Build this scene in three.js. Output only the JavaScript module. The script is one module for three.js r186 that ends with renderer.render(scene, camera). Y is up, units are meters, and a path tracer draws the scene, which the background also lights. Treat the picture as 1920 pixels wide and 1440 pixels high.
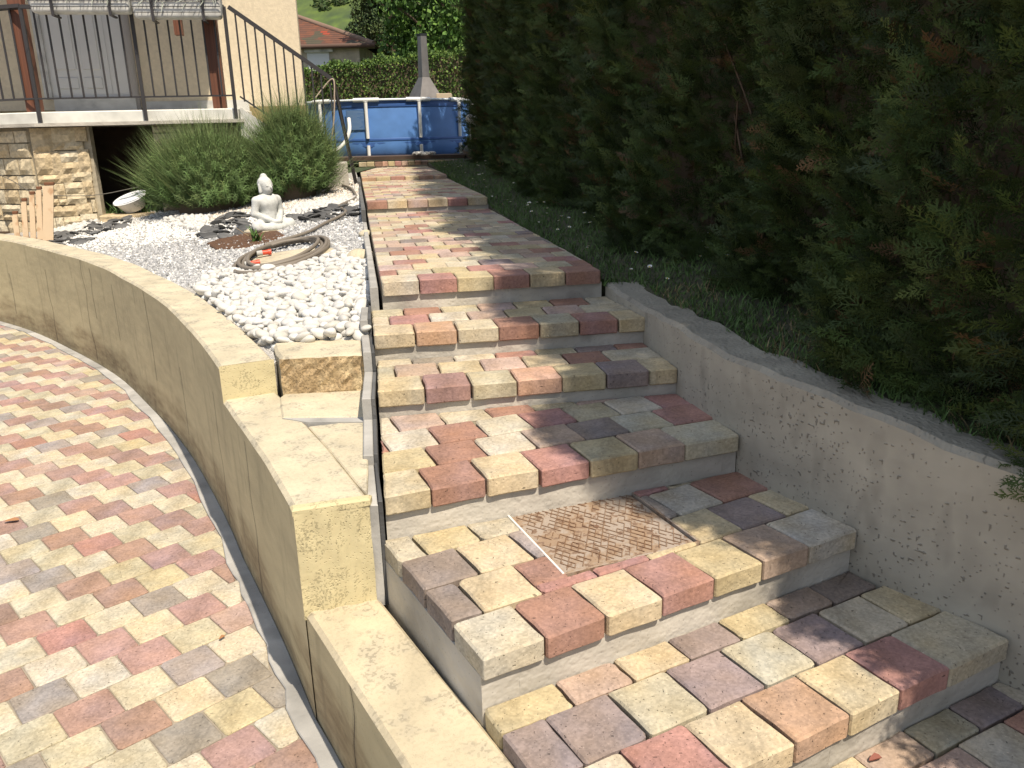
import * as THREE from 'three';
import { MarchingCubes } from 'three/addons/objects/MarchingCubes.js';
import { RoundedBoxGeometry } from 'three/addons/geometries/RoundedBoxGeometry.js';
import { mergeGeometries, mergeVertices, toCreasedNormals } from 'three/addons/utils/BufferGeometryUtils.js';

// ---------------------------------------------------------------- camera, sky, sun, exposure
const scene = new THREE.Scene();
const FOC = 1569.2, CAMY = 1.6, PITCH = 16.886 * Math.PI / 180, ROLL = -1.462 * Math.PI / 180;
const camera = new THREE.PerspectiveCamera(2 * Math.atan(720 / FOC) * 180 / Math.PI, 4 / 3, 0.05, 600);
const cF = new THREE.Vector3(0, -Math.sin(PITCH), -Math.cos(PITCH));
const cU0 = new THREE.Vector3(0, Math.cos(PITCH), -Math.sin(PITCH)), cR0 = new THREE.Vector3(1, 0, 0);
const cR = cR0.clone().multiplyScalar(Math.cos(ROLL)).addScaledVector(cU0, Math.sin(ROLL));
const cU = cU0.clone().multiplyScalar(Math.cos(ROLL)).addScaledVector(cR0, -Math.sin(ROLL));
camera.position.set(0, CAMY, 0);
camera.quaternion.setFromRotationMatrix(new THREE.Matrix4().makeBasis(cR, cU, cF.clone().negate()));
camera.updateMatrixWorld();

const SUN_EL = 58.5 * Math.PI / 180, SUN_AZ = 34 * Math.PI / 180;     // 34 degrees to the right of straight behind the camera
const sunDir = new THREE.Vector3(Math.cos(SUN_EL) * Math.sin(SUN_AZ), Math.sin(SUN_EL), Math.cos(SUN_EL) * Math.cos(SUN_AZ));
// hazy summer sky with thin bright cloud, the same all round
const SW = 256, SH = 128, skyData = new Float32Array(SW * SH * 4);
{
  const hsh = (x, y, z) => { let h = (x * 374761393 + y * 668265263 + z * 1274126177) | 0; h = Math.imul(h ^ (h >>> 13), 1274126177); return ((h ^ (h >>> 16)) >>> 0) / 4294967296; };
  const n3 = (x, y, z) => { const a = Math.floor(x), b = Math.floor(y), c = Math.floor(z); let s = 0; for (let i = 0; i < 8; i++) { const dx = i & 1, dy = (i >> 1) & 1, dz = i >> 2, fx = x - a, fy = y - b, fz = z - c, q = (t, d) => { const k = t * t * (3 - 2 * t); return d ? k : 1 - k; }; s += hsh(a + dx, b + dy, c + dz) * q(fx, dx) * q(fy, dy) * q(fz, dz); } return s; };
  for (let j = 0; j < SH; j++) for (let i = 0; i < SW; i++) {
    const th = (j + .5) / SH * Math.PI - Math.PI / 2, ph = (i + .5) / SW * 2 * Math.PI, y = Math.sin(th), c = Math.cos(th), X0 = c * Math.cos(ph), Z0 = c * Math.sin(ph);
    const e = Math.max(0, y), g = Math.pow(1 - e, 3), s = 1 / (.25 + e); const cl = n3(X0 * s * 2, 7, Z0 * s * 2) * .6 + n3(X0 * s * 5, 3, Z0 * s * 5) * .4; const k = Math.max(0, Math.min(1, (cl - .42) * 3));
    const base = [.25 + .23 * g, .335 + .195 * g, .50 + .08 * g], o = (j * SW + i) * 4; for (let q = 0; q < 3; q++) skyData[o + q] = base[q] * (1 - k) + [.57, .57, .58][q] * k; skyData[o + 3] = 1;
  }
}
const skyTex = new THREE.DataTexture(skyData, SW, SH, THREE.RGBAFormat, THREE.FloatType);
skyTex.mapping = THREE.EquirectangularReflectionMapping; skyTex.magFilter = skyTex.minFilter = THREE.LinearFilter; skyTex.wrapS = THREE.RepeatWrapping; skyTex.needsUpdate = true;
scene.background = skyTex; scene.environment = skyTex;
const sun = new THREE.DirectionalLight(0xfff1dd, 4.5);
sun.name = 'sun';
sun.position.copy(sunDir).multiplyScalar(60); sun.castShadow = true;
sun.shadow.mapSize.set(4096, 4096); sun.shadow.bias = -0.0005;
Object.assign(sun.shadow.camera, { left: -20, right: 20, top: 20, bottom: -20, near: 1, far: 140 });
sun.target.position.set(-1, 1, -7); sun.position.add(sun.target.position);
scene.add(sun, sun.target);
const renderer = new THREE.WebGLRenderer({ antialias: true });
renderer.toneMapping = THREE.LinearToneMapping;
renderer.toneMappingExposure = 1.46;
renderer.shadowMap.enabled = true;

// ---------------------------------------------------------------- helpers
let seed = 12345;
const rnd = () => { seed = (seed * 1664525 + 1013904223) >>> 0; return seed / 4294967296; };
const rr = (a, b) => a + (b - a) * rnd();
const V = (x, y, z) => new THREE.Vector3(x, y, z);
const ray = (x, y) => cF.clone().addScaledVector(cR, (x - 960) / FOC).addScaledVector(cU, (720 - y) / FOC);
const onY = (x, y, wy) => { const r = ray(x, y); const k = (wy - CAMY) / r.y; return V(r.x * k, wy, r.z * k); };
const onZ = (x, y, z) => { const r = ray(x, y); const k = z / r.z; return V(r.x * k, CAMY + r.y * k, z); };
const GA = -0.9256, GB = 0.101, GC = -0.0602;                          // gently sloping gravel garden
const gy = (x, z) => CAMY + GA + GB * x + GC * z;
const onG = (x, y, lift = 0) => {
  const r = ray(x, y); const k = (GA + lift) / (r.y - GB * r.x - GC * r.z);
  const p = V(r.x * k, 0, r.z * k); p.y = gy(p.x, p.z) + lift; return p;
};
const used = {};
function numbered(n) { if (!(n in used)) { used[n] = 0; return n; } used[n]++; return n + '_' + String(used[n]).padStart(3, '0'); }
function tag(o, label, category, group, kind) {
  o.userData.label = label; o.userData.category = category;
  if (group) o.userData.group = group; if (kind) o.userData.kind = kind; return o;
}
function thing(name, label, category, group, kind, pos) {
  const g = new THREE.Group(); g.name = numbered(name); if (pos) g.position.copy(pos);
  scene.add(g); return tag(g, label, category, group, kind);
}
function part(name, geo, mat, parent) {
  const m = new THREE.Mesh(geo, mat); m.name = name; m.castShadow = m.receiveShadow = true; parent.add(m); return m;
}
function solo(name, geo, mat, label, category, group, kind) {
  const m = part(name, geo, mat, scene); m.name = numbered(name); return tag(m, label, category, group, kind);
}
function copyOf(src, pos, turn, label) {
  const c = src.clone(); c.name = numbered(src.name.replace(/_\d{3}$/, '')); scene.add(c);
  c.userData = { ...src.userData }; if (pos) c.position.copy(pos); if (turn !== undefined) c.rotation.y = turn; if (label) c.userData.label = label; return c;
}
// value noise, tileable
const HT = new Float32Array(65536); { let s = 777; for (let i = 0; i < 65536; i++) { s = (s * 1664525 + 1013904223) >>> 0; HT[i] = s / 4294967296; } }
const hash2 = (x, y) => HT[((x * 73 + y * 4099) ^ (x * y * 31 + x)) & 65535];
function vn(x, y, per) {
  const xi = Math.floor(x), yi = Math.floor(y), fx = x - xi, fy = y - yi;
  const w = (a) => ((a % per) + per) % per, sx = fx * fx * (3 - 2 * fx), sy = fy * fy * (3 - 2 * fy);
  const a = hash2(w(xi), w(yi)), b = hash2(w(xi + 1), w(yi)), c = hash2(w(xi), w(yi + 1)), d = hash2(w(xi + 1), w(yi + 1));
  return a + (b - a) * sx + (c - a) * sy + (a - b - c + d) * sx * sy;
}
const fbm = (u, v, f, o = 4) => { let s = 0, a = .5, t = 0; for (let i = 0; i < o; i++) { s += a * vn(u * f + i * 17, v * f + i * 29, f); t += a; a *= .5; f *= 2; } return s / t; };
function dtex(w, h, fn, srgb, rx = 1, ry = 1) {
  const d = new Uint8Array(w * h * 4);
  for (let j = 0; j < h; j++) for (let i = 0; i < w; i++) {
    const c = fn(i / w, j / h, i, j), k = (j * w + i) * 4;
    for (let q = 0; q < 3; q++) d[k + q] = Math.max(0, Math.min(255, (Array.isArray(c) ? c[q] : c) * 255)); d[k + 3] = 255;
  }
  const t = new THREE.DataTexture(d, w, h); t.wrapS = t.wrapT = THREE.RepeatWrapping; t.magFilter = THREE.LinearFilter;
  t.minFilter = THREE.LinearMipmapLinearFilter; t.generateMipmaps = true; t.anisotropy = 8;
  if (srgb) t.colorSpace = THREE.SRGBColorSpace; t.repeat.set(rx, ry); t.needsUpdate = true; return t;
}
const lin = (r, g, b) => new THREE.Color().setRGB(r, g, b);
const mat = (c, o = {}) => new THREE.MeshStandardMaterial({ color: c, roughness: .9, metalness: 0, ...o });
// triplanar uv in metres
function boxUV(g, ox = 0, oy = 0) {
  if (g.index) g = g.toNonIndexed();
  const p = g.attributes.position, uv = new Float32Array(p.count * 2), a = V(), b = V(), c = V(), n = V();
  for (let i = 0; i < p.count; i += 3) {
    a.fromBufferAttribute(p, i); b.fromBufferAttribute(p, i + 1); c.fromBufferAttribute(p, i + 2);
    n.copy(b).sub(a).cross(c.clone().sub(a)); const ax = Math.abs(n.x), ay = Math.abs(n.y), az = Math.abs(n.z);
    [a, b, c].forEach((q, k) => {
      let u, v; if (ay >= ax && ay >= az) { u = q.x; v = q.z; } else if (ax > az) { u = q.z; v = q.y; } else { u = q.x; v = q.y; }
      uv[(i + k) * 2] = u + ox; uv[(i + k) * 2 + 1] = v + oy;
    });
  }
  g.setAttribute('uv', new THREE.BufferAttribute(uv, 2)); return g;
}
function fromTris(arr) {
  const g = new THREE.BufferGeometry(); g.setAttribute('position', new THREE.BufferAttribute(new Float32Array(arr), 3));
  g.computeVertexNormals(); return g;
}
const area = (P) => { let s = 0; for (let i = 0; i < P.length; i++) { const a = P[i], b = P[(i + 1) % P.length]; s += a[0] * b[1] - b[0] * a[1]; } return s / 2; };
function inset(P, d) {
  const n = P.length, out = [];
  for (let i = 0; i < n; i++) {
    const a = P[(i + n - 1) % n], b = P[i], c = P[(i + 1) % n];
    let e1 = [b[0] - a[0], b[1] - a[1]], e2 = [c[0] - b[0], c[1] - b[1]];
    const l1 = Math.hypot(...e1) || 1e-9, l2 = Math.hypot(...e2) || 1e-9;
    let nx = -(e1[1] / l1 + e2[1] / l2), ny = e1[0] / l1 + e2[0] / l2; const l = Math.hypot(nx, ny) || 1e-9;
    const k = d / Math.max(.45, l / 2); out.push([b[0] + nx / l * k, b[1] + ny / l * k]);
  }
  return out;
}
// prism over a plan polygon [x,z]; yTop may be a function; chamfered top
function prism(P, y0, yTop, ch = 0, bottom = false, cb = 0) {
  if (area(P) < 0) P = P.slice().reverse();
  const T = typeof yTop === 'function' ? yTop : () => yTop;
  const Q = ch ? inset(P, ch) : P, t = [], n = P.length;
  const f = THREE.ShapeUtils.triangulateShape(Q.map((q) => new THREE.Vector2(q[0], q[1])), []);
  const up = (q) => [q[0], T(q[0], q[1]), q[1]];
  for (const [i, j, k] of f) t.push(...up(Q[i]), ...up(Q[k]), ...up(Q[j]));
  const m = (q) => [q[0], T(q[0], q[1]) - ch, q[1]], b = (q) => [q[0], y0 + cb, q[1]], Pb = cb ? inset(P, cb) : P;
  for (let i = 0; i < n; i++) {
    const j = (i + 1) % n;
    if (ch) t.push(...up(Q[i]), ...up(Q[j]), ...m(P[j]), ...up(Q[i]), ...m(P[j]), ...m(P[i]));
    t.push(...m(P[i]), ...m(P[j]), ...b(P[j]), ...m(P[i]), ...b(P[j]), ...b(P[i]));
  }
  if (cb) for (let i = 0; i < n; i++) { const j = (i + 1) % n, c = (q) => [q[0], y0, q[1]]; t.push(...b(P[i]), ...b(P[j]), ...c(Pb[j]), ...b(P[i]), ...c(Pb[j]), ...c(Pb[i])); }
  if (bottom) for (const [i, j, k] of f) t.push(...b(P[i]), ...b(P[j]), ...b(P[k]));
  return fromTris(t);
}
function clip(P, a, b) {                                                // keep the left side of a->b  (plan x,z)
  const s = (p) => (b[0] - a[0]) * (p[1] - a[1]) - (b[1] - a[1]) * (p[0] - a[0]); const out = [];
  for (let i = 0; i < P.length; i++) {
    const p = P[i], q = P[(i + 1) % P.length], sp = s(p), sq = s(q);
    if (sp >= 0) out.push(p);
    if ((sp >= 0) !== (sq >= 0)) { const k = sp / (sp - sq); out.push([p[0] + (q[0] - p[0]) * k, p[1] + (q[1] - p[1]) * k]); }
  }
  return out;
}
function roundPoly(P, r, jit, mids) {
  if (area(P) < 0) P = P.slice().reverse();
  const out = [], n = P.length;
  for (let i = 0; i < n; i++) {
    const a = P[(i + n - 1) % n], b = P[i], c = P[(i + 1) % n];
    const l1 = Math.hypot(a[0] - b[0], a[1] - b[1]), l2 = Math.hypot(c[0] - b[0], c[1] - b[1]);
    const chip = mids && rnd() < .14 ? 2.2 : 1, k1 = Math.min(r * chip * rr(.5, 1.4), l1 * .35) / l1, k2 = Math.min(r * chip * rr(.5, 1.4), l2 * .35) / l2;
    const p1 = [b[0] + (a[0] - b[0]) * k1, b[1] + (a[1] - b[1]) * k1], p2 = [b[0] + (c[0] - b[0]) * k2, b[1] + (c[1] - b[1]) * k2];
    out.push(p1);
    if (mids) out.push([(p1[0] + p2[0]) / 2 * .6 + b[0] * .4, (p1[1] + p2[1]) / 2 * .6 + b[1] * .4]);
    out.push(p2);
    if (mids && l2 > .05) for (let m = 0; m < mids; m++) { const tt = (m + rr(.7, 1.3)) / (mids + 1), nx = -(c[1] - b[1]) / l2, ny = (c[0] - b[0]) / l2, j = rr(-.25, 1) * jit; out.push([b[0] + (c[0] - b[0]) * tt + nx * j, b[1] + (c[1] - b[1]) * tt + ny * j]); }
  }
  return out;
}
const cyl = (a, b, r0, r1 = r0, seg = 8) => {
  const d = b.clone().sub(a), l = d.length(); const g = new THREE.CylinderGeometry(r1, r0, l, seg); g.translate(0, l / 2, 0);
  g.applyQuaternion(new THREE.Quaternion().setFromUnitVectors(V(0, 1, 0), d.normalize())); g.translate(a.x, a.y, a.z); return g;
};
const bar = (a, b, w, h) => {                                           // square bar from a to b
  const d = b.clone().sub(a), l = d.length(); const g = new THREE.BoxGeometry(w, l, h); g.translate(0, l / 2, 0);
  g.applyQuaternion(new THREE.Quaternion().setFromUnitVectors(V(0, 1, 0), d.normalize())); g.translate(a.x, a.y, a.z); return boxUV(g);
};
const box = (x0, x1, y0, y1, z0, z1) => { const g = new THREE.BoxGeometry(x1 - x0, y1 - y0, z1 - z0); g.translate((x0 + x1) / 2, (y0 + y1) / 2, (z0 + z1) / 2); return boxUV(g); };
const rbox = (x0, x1, y0, y1, z0, z1, r) => { const g = new RoundedBoxGeometry(x1 - x0, y1 - y0, z1 - z0, 2, r); g.translate((x0 + x1) / 2, (y0 + y1) / 2, (z0 + z1) / 2); return boxUV(g); };
const merge = (a) => mergeGeometries(a.map((g) => { g = g.index ? g.toNonIndexed() : g; for (const k of Object.keys(g.attributes)) if (!['position', 'normal', 'uv'].includes(k)) g.deleteAttribute(k); return g; }));
const tube = (pts, r, seg, rs = 7) => new THREE.TubeGeometry(new THREE.CatmullRomCurve3(pts), seg, r, rs);
function instanced(name, geo, material, n, fill, parent) {
  const im = new THREE.InstancedMesh(geo, material, n); const M = new THREE.Matrix4(), o = new THREE.Object3D(), c = new THREE.Color();
  for (let i = 0; i < n; i++) { o.position.set(0, 0, 0); o.rotation.set(0, 0, 0); o.quaternion.identity(); o.scale.set(1, 1, 1); c.setRGB(1, 1, 1); fill(o, i, c); o.updateMatrix(); im.setMatrixAt(i, o.matrix); im.setColorAt(i, c); }
  im.name = name; im.castShadow = im.receiveShadow = true; im.userData.kind = 'stuff'; parent.add(im); return im;
}
// ---------------------------------------------------------------- materials
// cast-stone pavers: pale aggregate flecks, dark pores and cloudy staining
const grainAt = (u, v) => { const f1 = vn(u * 150, v * 150, 150), f2 = vn(u * 95 + 31, v * 95 + 7, 95), f3 = vn(u * 230 + 3, v * 230 + 11, 230); return { light: f1 > .93 ? 1 : f3 > .95 ? .7 : 0, dark: f2 > .94 ? 1 : f3 < .04 ? .6 : 0 }; };
const paveMap = dtex(512, 512, (u, v) => { const a = fbm(u, v, 7, 4), w = fbm(u + .31, v + .7, 5, 3), g = grainAt(u, v); let k = .82 + .22 * (a - .42) + .18 * (fbm(u, v, 70, 2) - .5); if (g.light) k = k + .17 * g.light; if (g.dark) k -= .26 * g.dark; return [k + .05 * (w - .5), k, k - .10 * (w - .45)]; }, true, 2.2, 2.2);
const paveBump = dtex(512, 512, (u, v) => { const g = grainAt(u, v); return .55 + .35 * (fbm(u, v, 60, 3) - .5) + .2 * (fbm(u, v, 9, 2) - .5) - .5 * g.dark; }, false, 2.2, 2.2);
const PC = { C: [.62, .545, .405], W: [.62, .56, .44], Y: [.63, .525, .345], R: [.465, .26, .215], D: [.38, .24, .20], B: [.35, .28, .262], K: [.56, .42, .345], O: [.62, .40, .285], G: [.40, .345, .305], c: [.63, .56, .415], y: [.64, .545, .365], r: [.465, .30, .25], g: [.395, .345, .305], k: [.51, .375, .31], d: [.41, .275, .24] };
const pm = {};
for (const k in PC) pm[k] = [0, 1, 2].map((i) => { const f = [1, .93, 1.06][i], w = [0, .012, -.012][i]; return mat(lin(PC[k][0] * f, PC[k][1] * f + w * .4, PC[k][2] * f - w), { map: paveMap, bumpMap: paveBump, bumpScale: .0035, roughness: .93 }); });
const pmat = (k) => pm[k][Math.floor(rnd() * 3)];

const cementMap = dtex(512, 512, (u, v, i, j) => .72 + .26 * fbm(u, v, 6, 5) + .12 * (fbm(u * .5, v, 24, 3) - .5) - .5 * Math.max(0, fbm(u + .2, v + .3, 9, 4) - .62) + (HT[(i * 31 + j * 977) & 65535] > .997 ? -.2 : 0), true, .8, .8);
const fineBump = dtex(256, 256, (u, v) => .5 + .5 * (fbm(u, v, 32, 3) - .5), false, 3, 3);
const trowelBump = dtex(512, 512, (u, v) => .5 + .6 * (fbm(u * .5, v, 16, 4) - .5) + .25 * (fbm(u, v, 60, 2) - .5), false, 1.5, 1.5);
const mCement = mat(lin(.60, .565, .495), { map: cementMap, bumpMap: trowelBump, bumpScale: .008 });
const mCementGrey = mat(lin(.50, .49, .46), { map: cementMap, bumpMap: fineBump, bumpScale: .002 });
// yellowish poured wall of the drive: streaks, stains, cracks, grey lichen
const wallMap = dtex(2048, 512, (u, v, i, j) => {
  const h = HT[(i * 131 + j * 7919) & 65535]; let c = [.81, .775, .66];
  const a = fbm(u, v, 8, 5), b = fbm(u + .37, v, 40, 4), st = fbm(u, v * .06, 90, 3);
  let k = .90 + .14 * (a - .4) + .10 * (b - .5); k -= Math.max(0, st - .6) * .32;
  // damp, mossy dirt with a ragged edge along the foot; hairline cracks from the formwork joints
  const foot = Math.max(0, Math.min(1, (.17 + .22 * (fbm(u + .1, v, 12, 4) - .45) - v) * 9)) * (.35 + .9 * fbm(u, v, 70, 3));
  for (const [cu, v0, v1] of [[.08, .02, .5], [.30, .02, .63], [.345, .3, .6], [.47, .25, .56], [.69, .2, .63], [.86, .1, .4]]) { const d = Math.abs(u - cu - .012 * (vn(v * 9, cu * 50, 64) - .5)); if (v > v0 && v < v1) { if (d < .0009) k *= .6; else if (d < .004) k *= .94; } }
  c = c.map((q, n) => q * k - foot * [.20, .215, .20][n]);
  if (h > .995) c = c.map((q) => q - .14); return c;
}, true, .23, .8);
const wallBump = dtex(512, 512, (u, v, i, j) => .6 + .5 * (fbm(u, v, 16, 4) - .5) - (HT[(i * 37 + j * 557) & 65535] < .012 ? .5 : 0), false, 1.3, 1.3);
const mWall = mat(lin(1, .955, .84), { map: wallMap, bumpMap: wallBump, bumpScale: .004 });
const capMap = dtex(512, 512, (u, v, i, j) => {
  const h = HT[(i * 131 + j * 7919) & 65535], f = fbm(u, v, 90, 2);
  const a = fbm(u, v, 5, 5), l = fbm(u + .5, v + .2, 12, 5); let c = [.86, .83, .745]; const g = Math.max(0, Math.min(1, (l - .50) * 4));
  c = c.map((q, n) => q * (.93 + .18 * (a - .45)) * (1 - g * .05) + g * [-.005, .0, .012][n]);
  if (f > .60) c = c.map((q) => q * (.97 - .12 * g)); if (h > .985) c = c.map((q) => q * .84); return c;
}, true, 1.6, 1.6);
const mCap = mat(lin(.82, .79, .73), { map: capMap, bumpMap: wallBump, bumpScale: .005 });
const mCapFresh = mat(lin(.80, .75, .66), { map: capMap, bumpMap: fineBump, bumpScale: .002 });
const mBlockDark = mat(lin(.92, .88, .78), { map: dtex(512, 512, (u, v, i, j) => { const l = fbm(u, v, 8, 5), s = fbm(u + .3, v, 110, 2); const g = Math.max(0, Math.min(1, (l - .36) * 4)); const d = s > .52 && g > .1 ? .84 : 1; return [.86 * (1 - g * .22) * d, .79 * (1 - g * .25) * d, .66 * (1 - g * .28) * d]; }, true, 1.6, 1.6), bumpMap: wallBump, bumpScale: .012 });
const mYellowFace = mat(lin(.64, .575, .36), { map: dtex(512, 512, (u, v, i, j) => { const l = fbm(u, v, 7, 5), s = fbm(u + .3, v + .6, 120, 2); const g = Math.max(0, Math.min(1, (l - .56) * 7)); return [.95, .94, .92].map((q, n) => q * (.94 + .12 * (fbm(u, v, 3, 3) - .4)) * (s > .60 && g > .1 ? .84 : 1) * (HT[(i * 31 + j * 177) & 65535] > .994 ? .78 : 1)); }, true, 2, 2), bumpMap: wallBump, bumpScale: .007 });
// pitted grey concrete of the shaded wall
const pitAt = (u, v) => { const p = vn(u * 300, v * 150, 300), p2 = vn(u * 90 + 7, v * 45 + 3, 90), w = fbm(u + .2, v, 6, 4); return p > .93 - .22 * Math.max(0, w - .40) || p2 > .996 - .05 * Math.max(0, w - .5); };
const pitMap = dtex(1024, 512, (u, v, i, j) => {
  const a = fbm(u, v, 4, 5), b = fbm(u, v * .25, 32, 3), c = fbm(u + .6, v, 14, 4);
  let k = .80 + .16 * (a - .4) + .10 * (b - .5) + .12 * (c - .5); if (pitAt(u, v)) k *= .80; k -= Math.max(0, b - .6) * .45; return [k, k * .98, k * .93];
}, true, .5, 1);
const pitBump = dtex(1024, 512, (u, v) => .7 + .25 * (fbm(u, v, 40, 3) - .5) - (pitAt(u, v) ? .45 : 0), false, .5, 1);
const mPit = mat(lin(.58, .56, .51), { map: pitMap, bumpMap: pitBump, bumpScale: .006 });
const mPitTop = mat(lin(.47, .455, .415), { map: pitMap, bumpMap: fineBump, bumpScale: .01 });

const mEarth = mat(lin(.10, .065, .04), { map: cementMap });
const mGravelBed = mat(lin(.60, .58, .54), { map: dtex(512, 512, (u, v, i, j) => .55 + .45 * HT[((i >> 2) * 131 + (j >> 2) * 7919) & 65535], true, 2, 2) });
const mSlate = [0, 1, 2].map((i) => mat(lin(.09 + .035 * i, .092 + .035 * i, .094 + .034 * i), { map: cementMap, bumpMap: fineBump, bumpScale: .004, roughness: .75 }));
const mPebble = [0, 1, 2].map((i) => mat(lin(.82 - .05 * i, .81 - .055 * i, .775 - .07 * i), { map: cementMap, roughness: .7 }));
const mGrassGround = mat(lin(.10, .10, .05), { map: dtex(256, 256, (u, v) => .5 + .5 * fbm(u, v, 24, 4), true, 1, 1) });
const mLeaf = mat(lin(1, 1, 1), { roughness: .75, side: THREE.DoubleSide });
const mCream = mat(lin(.74, .645, .475), { map: dtex(256, 256, (u, v) => .9 + .1 * fbm(u, v, 40, 3), true, 1, 1), bumpMap: fineBump, bumpScale: .003 });
const mWhite = mat(lin(.74, .74, .70), { map: cementMap, roughness: .8 });
const mSteelBlack = mat(lin(.03, .028, .03), { roughness: .55 });
const mWood = mat(lin(.20, .075, .04), { map: dtex(256, 256, (u, v) => .7 + .3 * fbm(u, v * .1, 32, 3), true, 4, 1), roughness: .6 });

// ---------------------------------------------------------------- driveway
const GROUND = solo('ground', boxUV(new THREE.PlaneGeometry(500, 500).rotateX(-Math.PI / 2).translate(0, -.09, 0)), mEarth, 'bare earth beneath the whole plot', 'ground', null, 'structure');
// curved wall of the drive: outer edge of each tier in plan
const crv = (pts, n) => new THREE.CatmullRomCurve3(pts.map((p) => V(p[0], 0, p[1]))).getSpacedPoints(n).map((p) => [p.x, p.z]);
const W1o = crv([[-7.6, -9.4], [-5.9, -8.5], [-4.43, -7.42], [-3.50, -6.50], [-2.755, -5.66], [-2.30, -5.03], [-1.897, -4.44], [-1.65, -4.04], [-1.469, -3.72], [-1.228, -3.275], [-1.078, -2.975]], 40);
const W2o = crv([[-1.078, -2.975], [-.891, -2.625], [-.741, -2.336], [-.583, -2.013]], 12);
const W3o = crv([[-.583, -2.02], [-.497, -1.87], [-.239, -1.419], [.10, -.83], [.5, -.2]], 14);
const outer = [...W1o, ...W2o.slice(1), ...W3o.slice(1)];
function offs(P, d) { return P.map((p, i) => { const a = P[Math.max(0, i - 1)], b = P[Math.min(P.length - 1, i + 1)], l = Math.hypot(b[0] - a[0], b[1] - a[1]); return [p[0] - (b[1] - a[1]) / l * d, p[1] + (b[0] - a[0]) / l * d]; }); }
const stripO = offs(outer, .06).map((p, i) => [p[0] + .008 * Math.sin(i * 2.3), p[1] + .008 * Math.cos(i * 1.7)]);
const drivePoly = [...stripO.slice(0), [.5, 1.2], [-9, 1.2], [-9, -9.6]];
const driveway = thing('driveway', 'driveway paved in cream and red tumbled pavers in diagonal stripes', 'driveway', null, 'structure');
part('bedding_sand', boxUV(prism([[-9, 1.2], [.6, 1.2], [.6, -10], [-9, -10]], -.08, -.006)), mat(lin(.38, .33, .26), { map: cementMap }), driveway);
{
  const P = .1565, a0 = 43.5 * Math.PI / 180, d = [Math.cos(a0), -Math.sin(a0)], nrm = [Math.sin(a0), Math.cos(a0)];
  const p0 = onY(160 / 4, 1080 + 672 / 4, 0), list = [];
  const inside = (x, z) => { let c = false; for (let i = 0, j = drivePoly.length - 1; i < drivePoly.length; j = i++) { const a = drivePoly[i], b = drivePoly[j]; if ((a[1] > z) !== (b[1] > z) && x < (b[0] - a[0]) * (z - a[1]) / (b[1] - a[1]) + a[0]) c = !c; } return c; };
  const proj = (x, z) => { const q = V(x, -CAMY, z), dd = q.dot(cF); return [960 + FOC * q.dot(cR) / dd, 720 - FOC * q.dot(cU) / dd, dd]; };
  for (let r = -60; r < 14; r++) for (let m = -42; m < 60; m++) {
    const s = m + .5 * r + .5, cx = p0.x + d[0] * s * P + nrm[0] * (r + .5) * P, cz = p0.z + d[1] * s * P + nrm[1] * (r + .5) * P;
    const q = proj(cx, cz); if (q[2] < .4 || q[0] < -120 || q[0] > 900 || q[1] > 1560 || cz < -9) continue;
    const g = .0035, j = () => rr(-.0016, .0016), h = P / 2 - g / 2;
    let poly = [[-h, -h], [h, -h], [h, h], [-h, h]].map(([u, v]) => { u += j(); v += j(); return [cx + d[0] * u + nrm[0] * v, cz + d[1] * u + nrm[1] * v]; });
    const ins = poly.map((p) => inside(p[0], p[1])); if (!ins.some((k) => k)) continue;
    if (!ins.every((k) => k)) {                                         // cut along the cement strip
      let bi = 0, bd = 1e9; for (let i = 0; i < stripO.length - 1; i++) { const dd = Math.hypot((stripO[i][0] + stripO[i + 1][0]) / 2 - cx, (stripO[i][1] + stripO[i + 1][1]) / 2 - cz); if (dd < bd) { bd = dd; bi = i; } }
      if (area(poly) < 0) poly.reverse(); poly = clip(poly, stripO[bi], stripO[bi + 1]);
      if (poly.length < 3 || Math.abs(area(poly)) < .0012) { continue; }
    }
    const even = ((m % 2) + 2) % 2 === 0, x = rnd();
    const col = even ? (x < .55 ? 'c' : x < .84 ? 'y' : 'W') : (x < .52 ? 'r' : x < .74 ? 'g' : x < .80 ? 'k' : x < .95 ? 'd' : 'R');
    list.push({ poly, col, depth: q[2], vis: q[0] > -60 && q[0] < 760 && q[1] < 1500 ? 1 : 0 });
  }
  list.sort((a, b) => (b.vis / b.depth) - (a.vis / a.depth));
  const rest = {};
  list.forEach((o, i) => {
    const cx = o.poly.reduce((s, p) => s + p[0], 0) / o.poly.length, cz = o.poly.reduce((s, p) => s + p[1], 0) / o.poly.length;
    const lp = roundPoly(o.poly.map((p) => [p[0] - cx, p[1] - cz]), .009, .002, false);
    const g = boxUV(prism(lp, -.03, rr(-.001, .001), .003), rr(0, 9), rr(0, 9));
    if (i < 300) { const m = part('paver', g, pmat(o.col), driveway); m.position.set(cx, 0, cz); }
    else { g.translate(cx, 0, cz); (rest[o.col] ||= []).push(g); }
  });
  for (const k in rest) { const m = part('far_pavers', merge(rest[k]), pm[k][0], driveway); m.userData.kind = 'stuff'; }
}
part('cement_strip', boxUV(prism([...outer, ...stripO.slice().reverse()], -.06, .006, .003)), mCementGrey, driveway);

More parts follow.
